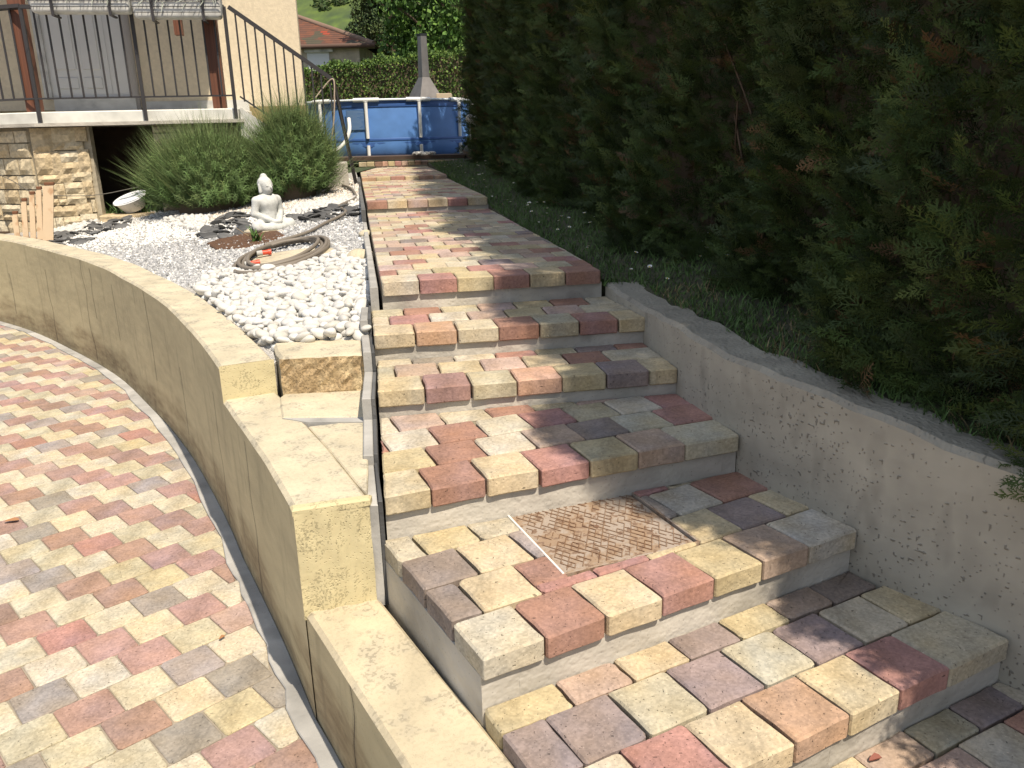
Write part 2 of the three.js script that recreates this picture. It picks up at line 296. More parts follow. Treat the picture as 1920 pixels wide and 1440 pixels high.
// ---------------------------------------------------------------- curved wall along the drive
const Y1 = .79, Y2 = .66, Y3 = .35;
function ribbonWall(P, d, y0, y1, jig = 0) {                            // outer polyline P, thickness d on its right; returns [face, cap]
  const I = offs(P, -d), f = [], fu = [], top = [], n = P.length; let L = 0; const c = .012;
  const Pi = offs(P, -c), Ii = offs(P, -(d - c));
  const wob = (i) => jig * (Math.sin(i * 1.9) + Math.sin(i * .77 + 2)) * .5;
  for (let i = 0; i < n - 1; i++) {
    const l = Math.hypot(P[i + 1][0] - P[i][0], P[i + 1][1] - P[i][1]), ya = y1 + wob(i), yb = y1 + wob(i + 1);
    f.push(P[i][0], y0, P[i][1], P[i + 1][0], y0, P[i + 1][1], P[i + 1][0], yb - c, P[i + 1][1], P[i][0], y0, P[i][1], P[i + 1][0], yb - c, P[i + 1][1], P[i][0], ya - c, P[i][1]);
    fu.push(L, y0, L + l, y0, L + l, yb, L, y0, L + l, yb, L, ya); L += l;
    const q = (a, b, c2, d2) => top.push(...a, ...b, ...c2, ...a, ...c2, ...d2);
    q([P[i][0], ya - c, P[i][1]], [P[i + 1][0], yb - c, P[i + 1][1]], [Pi[i + 1][0], yb, Pi[i + 1][1]], [Pi[i][0], ya, Pi[i][1]]);
    q([Pi[i][0], ya, Pi[i][1]], [Pi[i + 1][0], yb, Pi[i + 1][1]], [Ii[i + 1][0], yb, Ii[i + 1][1]], [Ii[i][0], ya, Ii[i][1]]);
    q([Ii[i][0], ya, Ii[i][1]], [Ii[i + 1][0], yb, Ii[i + 1][1]], [I[i + 1][0], yb - c, I[i + 1][1]], [I[i][0], ya - c, I[i][1]]);
    q([I[i][0], ya - c, I[i][1]], [I[i + 1][0], yb - c, I[i + 1][1]], [I[i + 1][0], y0, I[i + 1][1]], [I[i][0], y0, I[i][1]]);
  }
  const g1 = fromTris(f); g1.setAttribute('uv', new THREE.BufferAttribute(new Float32Array(fu), 2));
  // smooth the face normals along the curve
  const g1s = toCreasedNormals(g1, .6);
  const e = [], m = n - 1; for (const k of [0, m]) { const a = P[k], b = I[k], yt = y1 + wob(k) - .0006; const t = [a[0], y0, a[1], b[0], y0, b[1], b[0], yt, b[1], a[0], y0, a[1], b[0], yt, b[1], a[0], yt, a[1]]; e.push(...t); }
  return { face: g1s, top: boxUV(fromTris(top)), ends: boxUV(fromTris(e)), inner: I };
}
const curvedWall = thing('retaining_wall', 'curved sand-coloured concrete retaining wall stepping down beside the driveway', 'wall');
const w1 = ribbonWall(W1o, .2, -.06, Y1, .004), w2 = ribbonWall(W2o, .2, -.06, Y2, .003), w3 = ribbonWall(W3o, .2, -.06, Y3, .002);
const t1 = part('upper_tier', w1.face, mWall, curvedWall); part('coping', w1.top, mCap, t1); part('end_face', w1.ends, mYellowFace, t1);
// formwork joints and hairline cracks, recessed grooves cut as thin dark gaps
const t2 = part('middle_tier', w2.face, mWall, curvedWall); part('coping', w2.top, mCap, t2);
const t3 = part('lower_tier', w3.face, mWall, curvedWall); part('coping', w3.top, mCapFresh, t3);
// stairs' left line in plan
const LL = [[-.385, -2.12], [-.075, -1.535]];
// middle tier's wide top, right of the curved ribbon
const lft = [[-.352, -2.085], [-.455, -2.71], [-.515, -3.10], [-.60, -3.59]];   // left ends of the treads
const w2i = w2.inner;
part('wide_top', boxUV(prism([w2i[12], [-.43, -2.29], [-.505, -2.725], ...w2i.slice(5, 12).map((p) => [p[0] - .003, p[1]])], Y3 - .02, Y2 - .002, .004)), mCap, t2);
part('front_face', boxUV((() => { const a = W2o[12], b = [-.393, -2.075], t = []; const N = 10; for (let i = 0; i < N; i++) for (let j = 0; j < 6; j++) { const p = (u, v) => { u /= N; v /= 6; const k = .008 * Math.sin(u * 17 + v * 9) * (v > .05 && v < .95 ? 1 : 0); return [a[0] + (b[0] - a[0]) * u + .3 * k, Y3 - .02 + (Y2 - .014 - Y3 + .02) * v, a[1] + (b[1] - a[1]) * u + .006 + k]; }; const A = p(i, j), B = p(i + 1, j), C = p(i + 1, j + 1), D = p(i, j + 1); t.push(...A, ...B, ...C, ...A, ...C, ...D); } return toCreasedNormals(fromTris(t), 1.3); })()), mYellowFace, t2);
part('lip', boxUV(prism([[-.586, -2.008], [-.39, -2.068], [-.39, -2.10], [-.60, -2.04]], Y2 - .02, Y2 + .001, .006)), mYellowFace, t2);
// blocks between the wall and the stairs
const blkA = part('upper_block', boxUV(prism([[-.862, -3.03], [-.556, -3.055], [-.605, -3.33], [-.955, -3.27], [-.905, -3.12]], Y2 - .05, .806, .012)), mCap, curvedWall);
part('rough_face', boxUV((() => { const a = [-.866, -3.022], b = [-.55, -3.047], t = [], N = 16, M = 7; const jj = []; for (let i = 0; i <= N; i++) { jj.push([]); for (let j = 0; j <= M; j++) jj[i].push(rr(-.006, .008)); } for (let i = 0; i < N; i++) for (let j = 0; j < M; j++) { const p = (u, v) => { const k = jj[u][v]; return [a[0] + (b[0] - a[0]) * u / N, Y2 - .01 + (.152) * v / M, a[1] + (b[1] - a[1]) * u / N + k]; }; const A = p(i, j), B = p(i + 1, j), C = p(i + 1, j + 1), D = p(i, j + 1); t.push(...A, ...B, ...C, ...A, ...C, ...D); } return fromTris(t); })()), mBlockDark, blkA);
part('lower_block', boxUV(prism([[-.80, -2.752], [-.508, -2.732], [-.552, -3.05], [-.862, -3.026], [-.87, -2.98]], Y2 - .05, Y2 + .006, .006)), mCap, curvedWall);
part('mortar_joint', boxUV(prism([[-.70, -2.70], [-.50, -2.69], [-.506, -2.735], [-.80, -2.75]], Y2 - .04, Y2 + .003)), mCementGrey, curvedWall);
// slate and cement edging between the blocks and the stairs
const edging = thing('slate_edging', 'row of thin grey slate boards edging the stairs beside the wall', 'edging');
{
  const E = [[-.372, -2.075, .635], [-.425, -2.36, .65], [-.478, -2.69, .70], [-.522, -3.02, .80], [-.575, -3.30, .855], [-.612, -3.56, .92]];
  for (let i = 0; i < E.length - 1; i++) {
    const a = E[i], b = E[i + 1], y = (a[2] + b[2]) / 2;
    part('slate_board', boxUV(prism([[a[0] + .002, a[1] - .002], [a[0] + .014, a[1] - .002], [b[0] + .014 + rr(-.002, .002), b[1] + .004], [b[0] + .002, b[1] + .004]], Y3 - .02, y + rr(-.008, .006), .002)), mSlate[i % 3], edging);
    part('cement_bed', boxUV(prism([[a[0] - .03, a[1]], [a[0] + .001, a[1]], [b[0] + .001, b[1]], [b[0] - .03, b[1]]], Y3 - .02, y - .004, .003)), mCementGrey, edging);
  }
  // long boards beside the landing
  const A = [-.56, -3.57], B = [-1.73, -10.2]; const at = (t, o) => [A[0] + (B[0] - A[0]) * t - .984 * o, A[1] + (B[1] - A[1]) * t + .18 * o];
  for (let i = 0; i < 7; i++) { const t0 = i / 7, t1_ = (i + .985) / 7; const y = .975 + (i >= 3 ? .09 : 0) + (i >= 6 ? .05 : 0) - rr(.005, .02); part('edging_board', boxUV(prism([at(t0, .006), at(t0, .034 + rr(0, .008)), at(t1_, .034 + rr(0, .008)), at(t1_, .006)], .7, y, .004)), i < 3 ? mCementGrey : mSlate[2], edging); }
}
// ---------------------------------------------------------------- garden stairs and path
const P = .163, PT = .06;
const stairs = thing('garden_stairs', 'curving garden stairs of tumbled cream, yellow and red pavers', 'stairs', null, 'structure');
const pathG = thing('garden_path', 'paved garden path with low steps leading up to the blue pool', 'path', null, 'structure');
const AZ = (a) => a * Math.PI / 180;
// x,z of the front-left end, azimuth of the front edge, height
const ST = {
  up4: { p: [-2.15, -12.6], a: 8, y: 1.2 }, up3: { p: [-1.648, -9.793], a: 10.4, y: 1.119 }, up2: { p: [-1.122, -6.814], a: 10.4, y: 1.079 }, land: { p: [-.549, -3.566], a: 10.4, y: .988 },
  S2: { p: [-.528, -3.118], a: 9.8, y: .865 }, S3: { p: [-.461, -2.727], a: 10.4, y: .757 }, S4: { p: [-.382, -2.072], a: 20.8, y: .659 },
  S5: { p: [-.08, -1.534], a: 28.4, y: .523 }, S6: { p: [.131, -1.193], a: 28, y: .388 }, S7: { p: [.34, -.85], a: 28, y: .255 }, S8: { p: [.56, -.48], a: 28, y: .12 },
};
const RW = [[.425, -3.818], [.53, -3.37], [.601, -2.952], [.704, -2.545], [.933, -2.107], [1.17, -1.805], [1.60, -1.35], [2.1, -.9]];   // foot of the right-hand wall
const fl = (s, k = 0, back = 0) => { const a = AZ(s.a); return [s.p[0] + Math.cos(a) * P * k - Math.sin(a) * back, s.p[1] - Math.sin(a) * P * k - Math.cos(a) * back]; };
// lines as [a,b], keeping the left side (plan x,z with z towards the viewer: orientation checked by sign below)
function keepSide(poly, a, b, inside) { const s = (b[0] - a[0]) * (inside[1] - a[1]) - (b[1] - a[1]) * (inside[0] - a[0]); return s >= 0 ? clip(poly, a, b) : clip(poly, b, a); }
function buildStep(key, group, { left, right, backStep, rows, kRange, depth, bodyY, hole, name = 'step', simple }) {
  const s = ST[key], a = AZ(s.a), c = [s.p[0] + Math.cos(a) * P * 3 - Math.sin(a) * .15, s.p[1] - Math.sin(a) * P * 3 - Math.cos(a) * .15];
  const k0 = kRange[0], k1 = kRange[1], back = depth;
  const cutAll = (poly, o = 0) => {
    poly = keepSide(poly, left[0], left[1], c); for (const r of right) poly = keepSide(poly, r[0], r[1], c);
    if (backStep) { const b = ST[backStep]; const A = fl(b, -3, .016 + o), B = fl(b, 12, .016 + o); poly = keepSide(poly, A, B, c); } return poly;
  };
  // concrete body, set back under the pavers
  let body = cutAll([fl(s, k0 - 1, .016), fl(s, k1 + 1, .016), fl(s, k1 + 1, back + .3), fl(s, k0 - 1, back + .3)], .02);
  const st = part(name, boxUV(prism(body, bodyY, s.y - PT + .004)), mCement, group);
  let r = 0;
  for (const row of rows) {
    const v0 = r * P, v1 = Math.min((r + 1) * P, back + .2); let u = row.u0;
    for (const item of row.c) {
      const [col, w] = Array.isArray(item) ? item : [item, 1];
      const g = .0022; const j = () => rr(-.002, .002);
      let poly = [[u * P + g, v0 + (r ? g : rr(-.003, .003))], [(u + w) * P - g, v0 + (r ? g : rr(-.003, .003))], [(u + w) * P - g, v1 - g], [u * P + g, v1 - g]].map(([uu, vv]) => fl(s, (uu + j()) / P, vv + j()));
      poly = cutAll(poly);
      const polys = hole ? hole(poly) : [poly];
      for (const q of polys) {
        if (q.length < 3 || Math.abs(area(q)) < .0007) continue;
        const cx = q.reduce((t, p) => t + p[0], 0) / q.length, cz = q.reduce((t, p) => t + p[1], 0) / q.length;
        const lp = roundPoly(q.map((p) => [p[0] - cx, p[1] - cz]), simple ? .006 : .0075, .003, simple ? 0 : 2);
        const tilt = rr(-.012, .012), tilt2 = rr(-.012, .012), y = rr(-.0018, .0018);
        const m = part('paver', boxUV(prism(lp, -PT, (x, z) => y + x * tilt + z * tilt2, simple ? .004 : .005, false, simple ? 0 : .0045), rr(0, 9), rr(0, 9)), pmat(col), st);
        m.position.set(cx, s.y, cz);
      }
      u += w;
    }
    r++;
  }
  return st;
}
const R_ = (u0, str) => ({ u0, c: str.split(' ').map((t) => { const [k, w] = t.split(':'); return [k, w ? +w : 1]; }) });
const far = [[-.60, -3.6], [-.455, -2.71]];
const lineBetween = (i, j) => [RW[i], RW[j]];
buildStep('S2', stairs, { left: [[-.604, -3.585], [-.52, -3.1]], right: [lineBetween(0, 1)], backStep: 'land', kRange: [-.6, 7.5], depth: .49, bodyY: .5, rows: [R_(0, 'Y O C R C R Y'), R_(-.55, 'C R W K Y K C:1.5'), R_(-.15, 'C R C K Y R C:1.5')] });
buildStep('S3', stairs, { left: [[-.515, -3.1], [-.455, -2.7]], right: [lineBetween(1, 2)], backStep: 'S2', kRange: [-.6, 7.6], depth: .42, bodyY: .4, rows: [R_(0, 'Y D C O Y B Y'), R_(-.55, 'C K Y K Y R C:1.6'), R_(-.1, 'C G C R C B R:1.5')] });
buildStep('S4', stairs, { left: [[-.455, -2.71], [-.355, -2.09]], right: [lineBetween(2, 3)], backStep: 'S3', kRange: [-.8, 8.6], depth: .64, bodyY: .3, rows: [R_(0, 'Y R Y R Y K W:1.4'), R_(-.6, 'C Y R W K B W R:1.4'), R_(-.25, 'R W R W R C W R:1.4'), R_(.2, 'W K C R C K R:1.5'), R_(-.2, 'C K C Y C K R:2')] });
const MH = [onY(948, 958, .523), onY(1170, 913, .523), onY(1303, 1010, .523), onY(1068, 1075, .523)].map((p) => [p.x, p.z]);
function cutHole(poly) {                                                // subtract the cover's frame: keep the pieces outside each side
  const out = []; let rest = poly; const C = [(MH[0][0] + MH[2][0]) / 2, (MH[0][1] + MH[2][1]) / 2];
  const big = MH.map((p) => [C[0] + (p[0] - C[0]) * 1.025, C[1] + (p[1] - C[1]) * 1.025]);
  for (let i = 0; i < 4; i++) {
    const a = big[i], b = big[(i + 1) % 4]; const s = (b[0] - a[0]) * (C[1] - a[1]) - (b[1] - a[1]) * (C[0] - a[0]);
    out.push(s >= 0 ? clip(rest, b, a) : clip(rest, a, b)); rest = s >= 0 ? clip(rest, a, b) : clip(rest, b, a); if (rest.length < 3) break;
  }
  if (rest.length < 3 || Math.abs(area(rest)) < 1e-5) return [poly];
  return out.filter((q) => q.length >= 3);
}
buildStep('S5', stairs, { left: LL, right: [lineBetween(3, 4)], backStep: 'S4', kRange: [-.8, 9], depth: .66, bodyY: .2, hole: cutHole, rows: [R_(-.1, 'W:1.1 R Y R Y K W:1.4'), R_(-.1, 'B:.65 Y R R Y Y B Y:1.5'), R_(-.1, 'B:1.1 Y G G G:.45 G:.55 W R:1.5'), R_(-.1, 'C:.65 Y C R R R C R:1.6')] });
buildStep('S6', stairs, { left: LL, right: [lineBetween(4, 5)], backStep: 'S5', kRange: [-1.2, 9], depth: .5, bodyY: .1, rows: [R_(-.25, 'C:1.25 R Y O Y R C:1.4'), R_(-.25, 'B:.75 B W B W B C Y:1.4'), R_(-.25, 'Y:1.25 K Y B Y K B C:1.4')] });
buildStep('S7', stairs, { left: [[-.02, -1.43], [.3, -.83]], right: [lineBetween(5, 6)], backStep: 'S6', kRange: [-1, 10], depth: .5, bodyY: 0, rows: [R_(0, 'Y R C Y K C R C Y C'), R_(-.5, 'W K C K W K C R C Y C'), R_(-.9, 'C Y R C Y K C B C K C')] });
buildStep('S8', stairs, { left: [[.3, -.83], [.52, -.45]], right: [lineBetween(6, 7)], backStep: 'S7', kRange: [-1, 10], depth: .5, bodyY: -.06, rows: [R_(0, 'Y R C Y K C R C Y C'), R_(-.5, 'C K Y B C R K Y C Y C')] });
const rndRow = (n) => Array.from({ length: n }, () => { const x = rnd(); return x < .30 ? 'C' : x < .52 ? 'K' : x < .68 ? 'Y' : x < .76 ? 'W' : x < .89 ? 'R' : x < .95 ? 'G' : 'B'; }).join(' ');
const edgeL = [[-.549, -3.566], [-1.648, -9.793]], re = (o) => [[-.549 + .984 * o, -3.566 - .18 * o], [-1.648 + .984 * o, -9.793 - .18 * o]];
buildStep('land', pathG, { left: edgeL, right: [re(.985)], backStep: 'up2', kRange: [0, 6.2], depth: 3.3, bodyY: .5, simple: true, name: 'landing', rows: [R_(0, 'C R Y R Y R'), ...Array.from({ length: 20 }, (_, i) => R_(i % 2 ? 0 : -.5, rndRow(8)))] });
buildStep('up2', pathG, { left: edgeL, right: [re(.985)], backStep: 'up3', kRange: [0, 6.2], depth: 3.05, bodyY: .6, simple: true, rows: [R_(0, 'R Y K Y R Y'), ...Array.from({ length: 18 }, (_, i) => R_(i % 2 ? 0 : -.5, rndRow(8)))] });
buildStep('up3', pathG, { left: edgeL, right: [re(.985)], backStep: 'up4', kRange: [0, 6.2], depth: 2.9, bodyY: .6, simple: true, rows: [R_(0, 'O Y R Y O K'), ...Array.from({ length: 17 }, (_, i) => R_(i % 2 ? 0 : -.5, rndRow(8)))] });
buildStep('up4', pathG, { left: [[-2.15, -12.6], [-2.25, -13.2]], right: [[[-.2, -12.8], [-.3, -13.4]]], backStep: null, kRange: [0, 14], depth: .17, bodyY: .8, simple: true, rows: [R_(0, 'Y:.7 Y:.7 D:.7 O:.5 Y:.6 R:.6 K:.6 Y:.6 O:.6 K:.6 Y:.7 Y:.8 K:.9 R:.7 C C C')] });

// manhole cover
const hatch = thing('manhole_cover', 'rusty square diamond-pattern steel access cover set in the paved step', 'manhole cover');
{
  const rustMap = dtex(512, 512, (u, v, i, j) => { const a = fbm(u, v, 8, 5), b = fbm(u + .4, v, 40, 3), h = HT[(i * 31 + j * 911) & 65535]; const r = Math.max(0, Math.min(1, (a - .42) * 4 + (b - .5) * 2)); let c = [.64 - .04 * r, .59 - .08 * r, .54 - .12 * r]; if (b > .66) c = [.50, .41, .34]; if (h > .985) c = c.map((q) => q * .6); return c; }, true, 2, 2);
  const mRust = mat(lin(.90, .90, .90), { map: rustMap, bumpMap: paveBump, bumpScale: .002, roughness: .85 });
  const C = [(MH[0][0] + MH[2][0]) / 2, (MH[0][1] + MH[2][1]) / 2], e = .392 / 2, ux = [MH[1][0] - MH[0][0], MH[1][1] - MH[0][1]], ul = Math.hypot(...ux), ex = [ux[0] / ul, ux[1] / ul], ey = [-ex[1], ex[0]];
  hatch.position.set(C[0], .523, C[1]);
  const q = (u, v) => [ex[0] * u + ey[0] * v, ex[1] * u + ey[1] * v];
  const plate = part('plate', boxUV(prism([q(-e, -e + .014), q(e, -e + .014), q(e, e), q(-e, e)], -.02, -.008, .001)), mRust, hatch);
  const ribs = [];
  const dx = .0115, dy = .0185;                                        // raised lozenge lattice, worn away in places
  for (const s of [1, -1]) for (let i = -17; i < 17; i++) for (let j = -11; j < 11; j++) {
    if (((i + j) % 2 + 2) % 2 !== (s > 0 ? 0 : 1)) continue;
    const u0 = i * dx, v0 = (s > 0 ? j : j + 1) * dy, u1 = u0 + dx, v1 = v0 + s * dy; if (Math.max(Math.abs(u0), Math.abs(u1)) > e - .006 || Math.max(v0, v1) > e - .006 || Math.min(v0, v1) < -e + .02) continue;
    if (vn(u0 * 60 + 40, v0 * 60 + 40, 999) + .5 * HT[(i * 131 + j * 977 + s * 31 + 30000) & 65535] < .62) continue;
    const l = Math.hypot(dx, dy), nx = -(v1 - v0) / l * .0011, ny = (u1 - u0) / l * .0011;
    ribs.push(boxUV(prism([q(u0 - nx, v0 - ny), q(u1 - nx, v1 - ny), q(u1 + nx, v1 + ny), q(u0 + nx, v0 + ny)], -.009, -.0058 + (s > 0 ? .0003 : 0))));
  }
  part('tread_ribs', merge(ribs), mat(lin(.60, .48, .39), { map: rustMap, roughness: .85 }), hatch);
  const f = .41 / 2, w = .006; const mF = mat(lin(.72, .70, .64), { roughness: .7 });
  for (const [a, b] of [[[-f, -f], [-f, f]], [[-f, f], [f, f]], [[f, f], [f, -f]]]) { const x0 = Math.min(a[0], b[0]) - w / 2, x1 = Math.max(a[0], b[0]) + w / 2, y0 = Math.min(a[1], b[1]) - w / 2, y1 = Math.max(a[1], b[1]) + w / 2; part('frame_bar', boxUV(prism([q(x0, y0), q(x1, y0), q(x1, y1), q(x0, y1)], -.04, a[0] === -f && b[0] === -f ? .0015 : -.002, .001)), a[0] === -f && b[0] === -f ? mF : mRust, hatch); }
  part('lifting_hole', new THREE.CylinderGeometry(.008, .008, .003, 14).translate(0, -.0072, 0), mat(lin(.16, .09, .055), { roughness: .9 }), hatch);
  part('pit_floor', boxUV(prism([q(-f, -f), q(f, -f), q(f, f), q(-f, f)], -.058, -.05)), mCement, hatch);
}
// fallen leaves and flecks
{
  const lf = (p, r, turn, m, label) => { const g = new THREE.BufferGeometry(); const pts = []; const n = 10; const o = []; for (let i = 0; i < n; i++) { const t = i / n * Math.PI * 2; o.push([Math.cos(t) * r * (1 + .2 * Math.sin(i * 3.1)), Math.sin(t) * r * .55 * (1 + .25 * Math.sin(i * 1.7))]); } const t = []; for (let i = 0; i < n; i++) { const a = o[i], b = o[(i + 1) % n]; t.push(0, .004, 0, b[0], .004 + .012 * Math.abs(b[1]) / r, b[1], a[0], .004 + .012 * Math.abs(a[1]) / r, a[1]); } const l = solo('fallen_leaf', fromTris(t), m, label, 'leaf', 'fallen leaves'); l.position.copy(p); l.rotation.y = turn; };
  const red = mat(lin(.19, .05, .028), { side: THREE.DoubleSide, roughness: .6 }), brown = mat(lin(.30, .15, .07), { side: THREE.DoubleSide });
  lf(onY(1641, 1426, .258), .016, .3, red, 'small dark red dry leaf on a pink paver of the bottom step');
  lf(onY(22, 978, .004), .03, .2, brown, 'brown dry leaf on the striped driveway');
  lf(onY(417, 1198, .004), .012, .9, brown, 'tiny brown seed husk on a cream driveway paver');
}
// ---------------------------------------------------------------- right-hand wall
const rightWall = thing('garden_wall', 'low pitted grey concrete wall curving along the shaded side of the stairs', 'wall');
{
  const face = crv([[.436, -3.77], ...RW.slice(1)], 40), tp = [[0, .927], [.1, .92], [.22, .905], [.32, .90], [.45, .893], [.53, .88], [.62, .862], [.70, .83], [.76, .81], [1, .72]];
  const len = [0]; for (let i = 1; i < face.length; i++) len.push(len[i - 1] + Math.hypot(face[i][0] - face[i - 1][0], face[i][1] - face[i - 1][1]));
  // heights by plan z, from the photograph
  const hz = [[-3.8, .927], [-3.39, .9], [-2.97, .915], [-2.62, .897], [-2.39, .892], [-2.22, .88], [-2.05, .862], [-1.9, .828], [-1.79, .811], [-1.3, .74], [-.8, .66]];
  const H = (z) => { for (let i = 0; i < hz.length - 1; i++) if (z <= hz[i + 1][0]) { const k = Math.max(0, (z - hz[i][0]) / (hz[i + 1][0] - hz[i][0])); return hz[i][1] + (hz[i + 1][1] - hz[i][1]) * k; } return .66; };
  const N = face.length, th = .15, B = offs(face, -th).map((p, i) => [p[0] + .012 * Math.sin(i * 1.3), p[1]]), F1 = offs(face, -.014); const f = [], fu = [], top = [];
  for (let i = 0; i < N - 1; i++) {
    const a = face[i], b = face[i + 1], ha = H(a[1]) + .004 * Math.sin(i * 2.1), hb = H(b[1]) + .004 * Math.sin((i + 1) * 2.1);
    f.push(a[0], -.06, a[1], b[0], hb - .016, b[1], b[0], -.06, b[1], a[0], -.06, a[1], a[0], ha - .016, a[1], b[0], hb - .016, b[1]);
    fu.push(len[i], 0, len[i + 1], hb, len[i + 1], 0, len[i], 0, len[i], ha, len[i + 1], hb);
    const q = (A, Bq, C, D) => top.push(...A, ...C, ...Bq, ...A, ...D, ...C);
    q([a[0], ha - .016, a[1]], [b[0], hb - .016, b[1]], [F1[i + 1][0], hb, F1[i + 1][1]], [F1[i][0], ha, F1[i][1]]);
    q([F1[i][0], ha, F1[i][1]], [F1[i + 1][0], hb, F1[i + 1][1]], [B[i + 1][0], hb - .004, B[i + 1][1]], [B[i][0], ha - .004, B[i][1]]);
    q([B[i][0], ha - .004, B[i][1]], [B[i + 1][0], hb - .004, B[i + 1][1]], [B[i + 1][0], .3, B[i + 1][1]], [B[i][0], .3, B[i][1]]);
  }
  // offs() puts the thickness on the far side; make sure normals face out
  const g = fromTris(f); g.setAttribute('uv', new THREE.BufferAttribute(new Float32Array(fu), 2));
  part('face', toCreasedNormals(g, .6), new THREE.MeshStandardMaterial({ ...{} , color: mPit.color, map: mPit.map, bumpMap: mPit.bumpMap, bumpScale: .006, roughness: .95, side: THREE.DoubleSide }), rightWall);
  const mt = mPitTop.clone(); mt.side = THREE.DoubleSide; part('coping', boxUV(fromTris(top)), mt, rightWall);
  const a = face[0], b = B[0], h = H(a[1]) - .01; part('end_face', boxUV(fromTris([a[0], .3, a[1], b[0], .3, b[1], b[0], h, b[1], a[0], .3, a[1], b[0], h, b[1], a[0], h, a[1]])), mt, rightWall);
  rightWall.userData.back = undefined; delete rightWall.userData.back;
}
// ---------------------------------------------------------------- gravel garden
const insideP = (PL, x, z) => { let c = false; for (let i = 0, j = PL.length - 1; i < PL.length; j = i++) { const a = PL[i], b = PL[j]; if ((a[1] > z) !== (b[1] > z) && x < (b[0] - a[0]) * (z - a[1]) / (b[1] - a[1]) + a[0]) c = !c; } return c; };
const pathL = (t) => [-.549 - .984 * .045 - (1.099) * t, -3.566 + .18 * .045 - 6.227 * t];
const w1in = offs(W1o, -.195);
const gardenPoly = [...w1in.slice(3), [-.905, -3.12], [-.955, -3.26], [-.62, -3.32], pathL(-.02), pathL(.5), pathL(1), pathL(1.08), [-1.9, -10.9], [-8.2, -10.9]];
const garden = solo('gravel_bed', (() => { // finely divided so that it follows the slope
  const g = prism(gardenPoly, .4, (x, z) => gy(x, z)); return boxUV(g); })(), mGravelBed, 'gravel garden bed between the curved wall and the path', 'gravel bed', null, 'structure');
const pebPoly = [[368, 548], [405, 515], [470, 512], [560, 508], [640, 478], [694, 505], [692, 590], [690, 632], [512, 658], [456, 622], [414, 584]].map(([x, y]) => onG(x, y)).map((p) => [p.x, p.z]);
const stone = (() => { const g = new THREE.IcosahedronGeometry(1, 0); return g; })();
function lump(seedv, det, k = .18) { // rounded irregular pebble
  let g = new THREE.IcosahedronGeometry(1, det); g.deleteAttribute('uv'); g.deleteAttribute('normal'); g = mergeVertices(g, 1e-3); const p = g.attributes.position;
  for (let i = 0; i < p.count; i++) { const x = p.getX(i), y = p.getY(i), z = p.getZ(i); const d = 1 + k * (Math.sin(x * 2.1 + seedv * 5) * .5 + Math.sin(y * 2.7 + seedv * 3 + z) * .5 + .4 * Math.sin(z * 3.3 + seedv * 7)); p.setXYZ(i, x * d, y * d, z * d); }
  g.computeVertexNormals(); const uv = new Float32Array(p.count * 2); for (let i = 0; i < p.count; i++) { uv[2 * i] = p.getX(i) * .06 + seedv; uv[2 * i + 1] = (p.getZ(i) + p.getY(i)) * .06; } g.setAttribute('uv', new THREE.BufferAttribute(uv, 2)); return g;
}
const pebGeo = [1, 2.3, 3.1, 4.7, 5.9, 7.2, 8.4].map((i, n) => lump(i, 2, .11 + .025 * n)), chipGeo = [1, 2].map((i) => lump(i * 3, 0, .5));
const rockGeo = lump(4, 0, .35);
// fine gravel
const soilC = onG(462, 452), slatePolys = [
  [[92, 452], [130, 430], [185, 418], [240, 412], [246, 424], [200, 440], [150, 462], [110, 468]],
  [[372, 440], [405, 415], [440, 404], [468, 408], [470, 440], [430, 452], [392, 458]],
  [[545, 405], [590, 396], [640, 390], [672, 388], [676, 408], [600, 416], [555, 420]],
].map((pl) => pl.map(([x, y]) => onG(x, y)).map((p) => [p.x, p.z]));
const whitePolys = [[[545, 402], [660, 384], [672, 374], [560, 385]], [[395, 408], [330, 408], [300, 416], [372, 436]], [[90, 440], [180, 412], [210, 405], [190, 416], [120, 440]]].map((pl) => pl.map(([x, y]) => onG(x, y)).map((p) => [p.x, p.z]));
{
  const spots = [], gA = onG(120, 478), gB = onG(460, 425);
  const try_ = (n, x0, x1, y0, y1) => { for (let i = 0; i < n; i++) { const p = onG(rr(x0, x1), rr(y0, y1)); if (p.z < -10.2 || !insideP(gardenPoly, p.x, p.z) || insideP(pebPoly, p.x, p.z)) continue; spots.push(p); } };
  try_(34000, 90, 700, 395, 540); try_(7000, 420, 690, 345, 400); try_(3000, 600, 700, 330, 640); 
  const cols = [[.46, .465, .47], [.74, .73, .69], [.30, .305, .31], [.62, .55, .46]];
  instanced('gravel_chips', chipGeo[0], mat(lin(1, 1, 1), { roughness: .85, flatShading: true }), spots.length, (o, i, c) => {
    const p = spots[i]; o.position.set(p.x, p.y + rr(-.003, .006), p.z); const s = rr(.006, .0125); o.scale.set(s * rr(.8, 1.5), s * rr(.5, .9), s * rr(.8, 1.3)); o.rotation.set(rr(0, 6), rr(0, 6), rr(0, 6));
    const gl = (p.x - gA.x) * (gB.z - gA.z) - (p.z - gA.z) * (gB.x - gA.x) + .25 * Math.sin(p.x * 4) + rr(-.5, .5); const white = gl > 0 ? .8 : .1; const far = p.z < -7.7 && p.x > -3; const x = rnd();
    const k = far ? (x < .5 ? cols[3] : x < .8 ? cols[1] : cols[0]) : x < white ? cols[1] : x < white + .5 * (1 - white) ? cols[0] : cols[2]; const f = rr(.8, 1.1); c.setRGB(k[0] * f, k[1] * f, k[2] * f);
  }, garden);
}
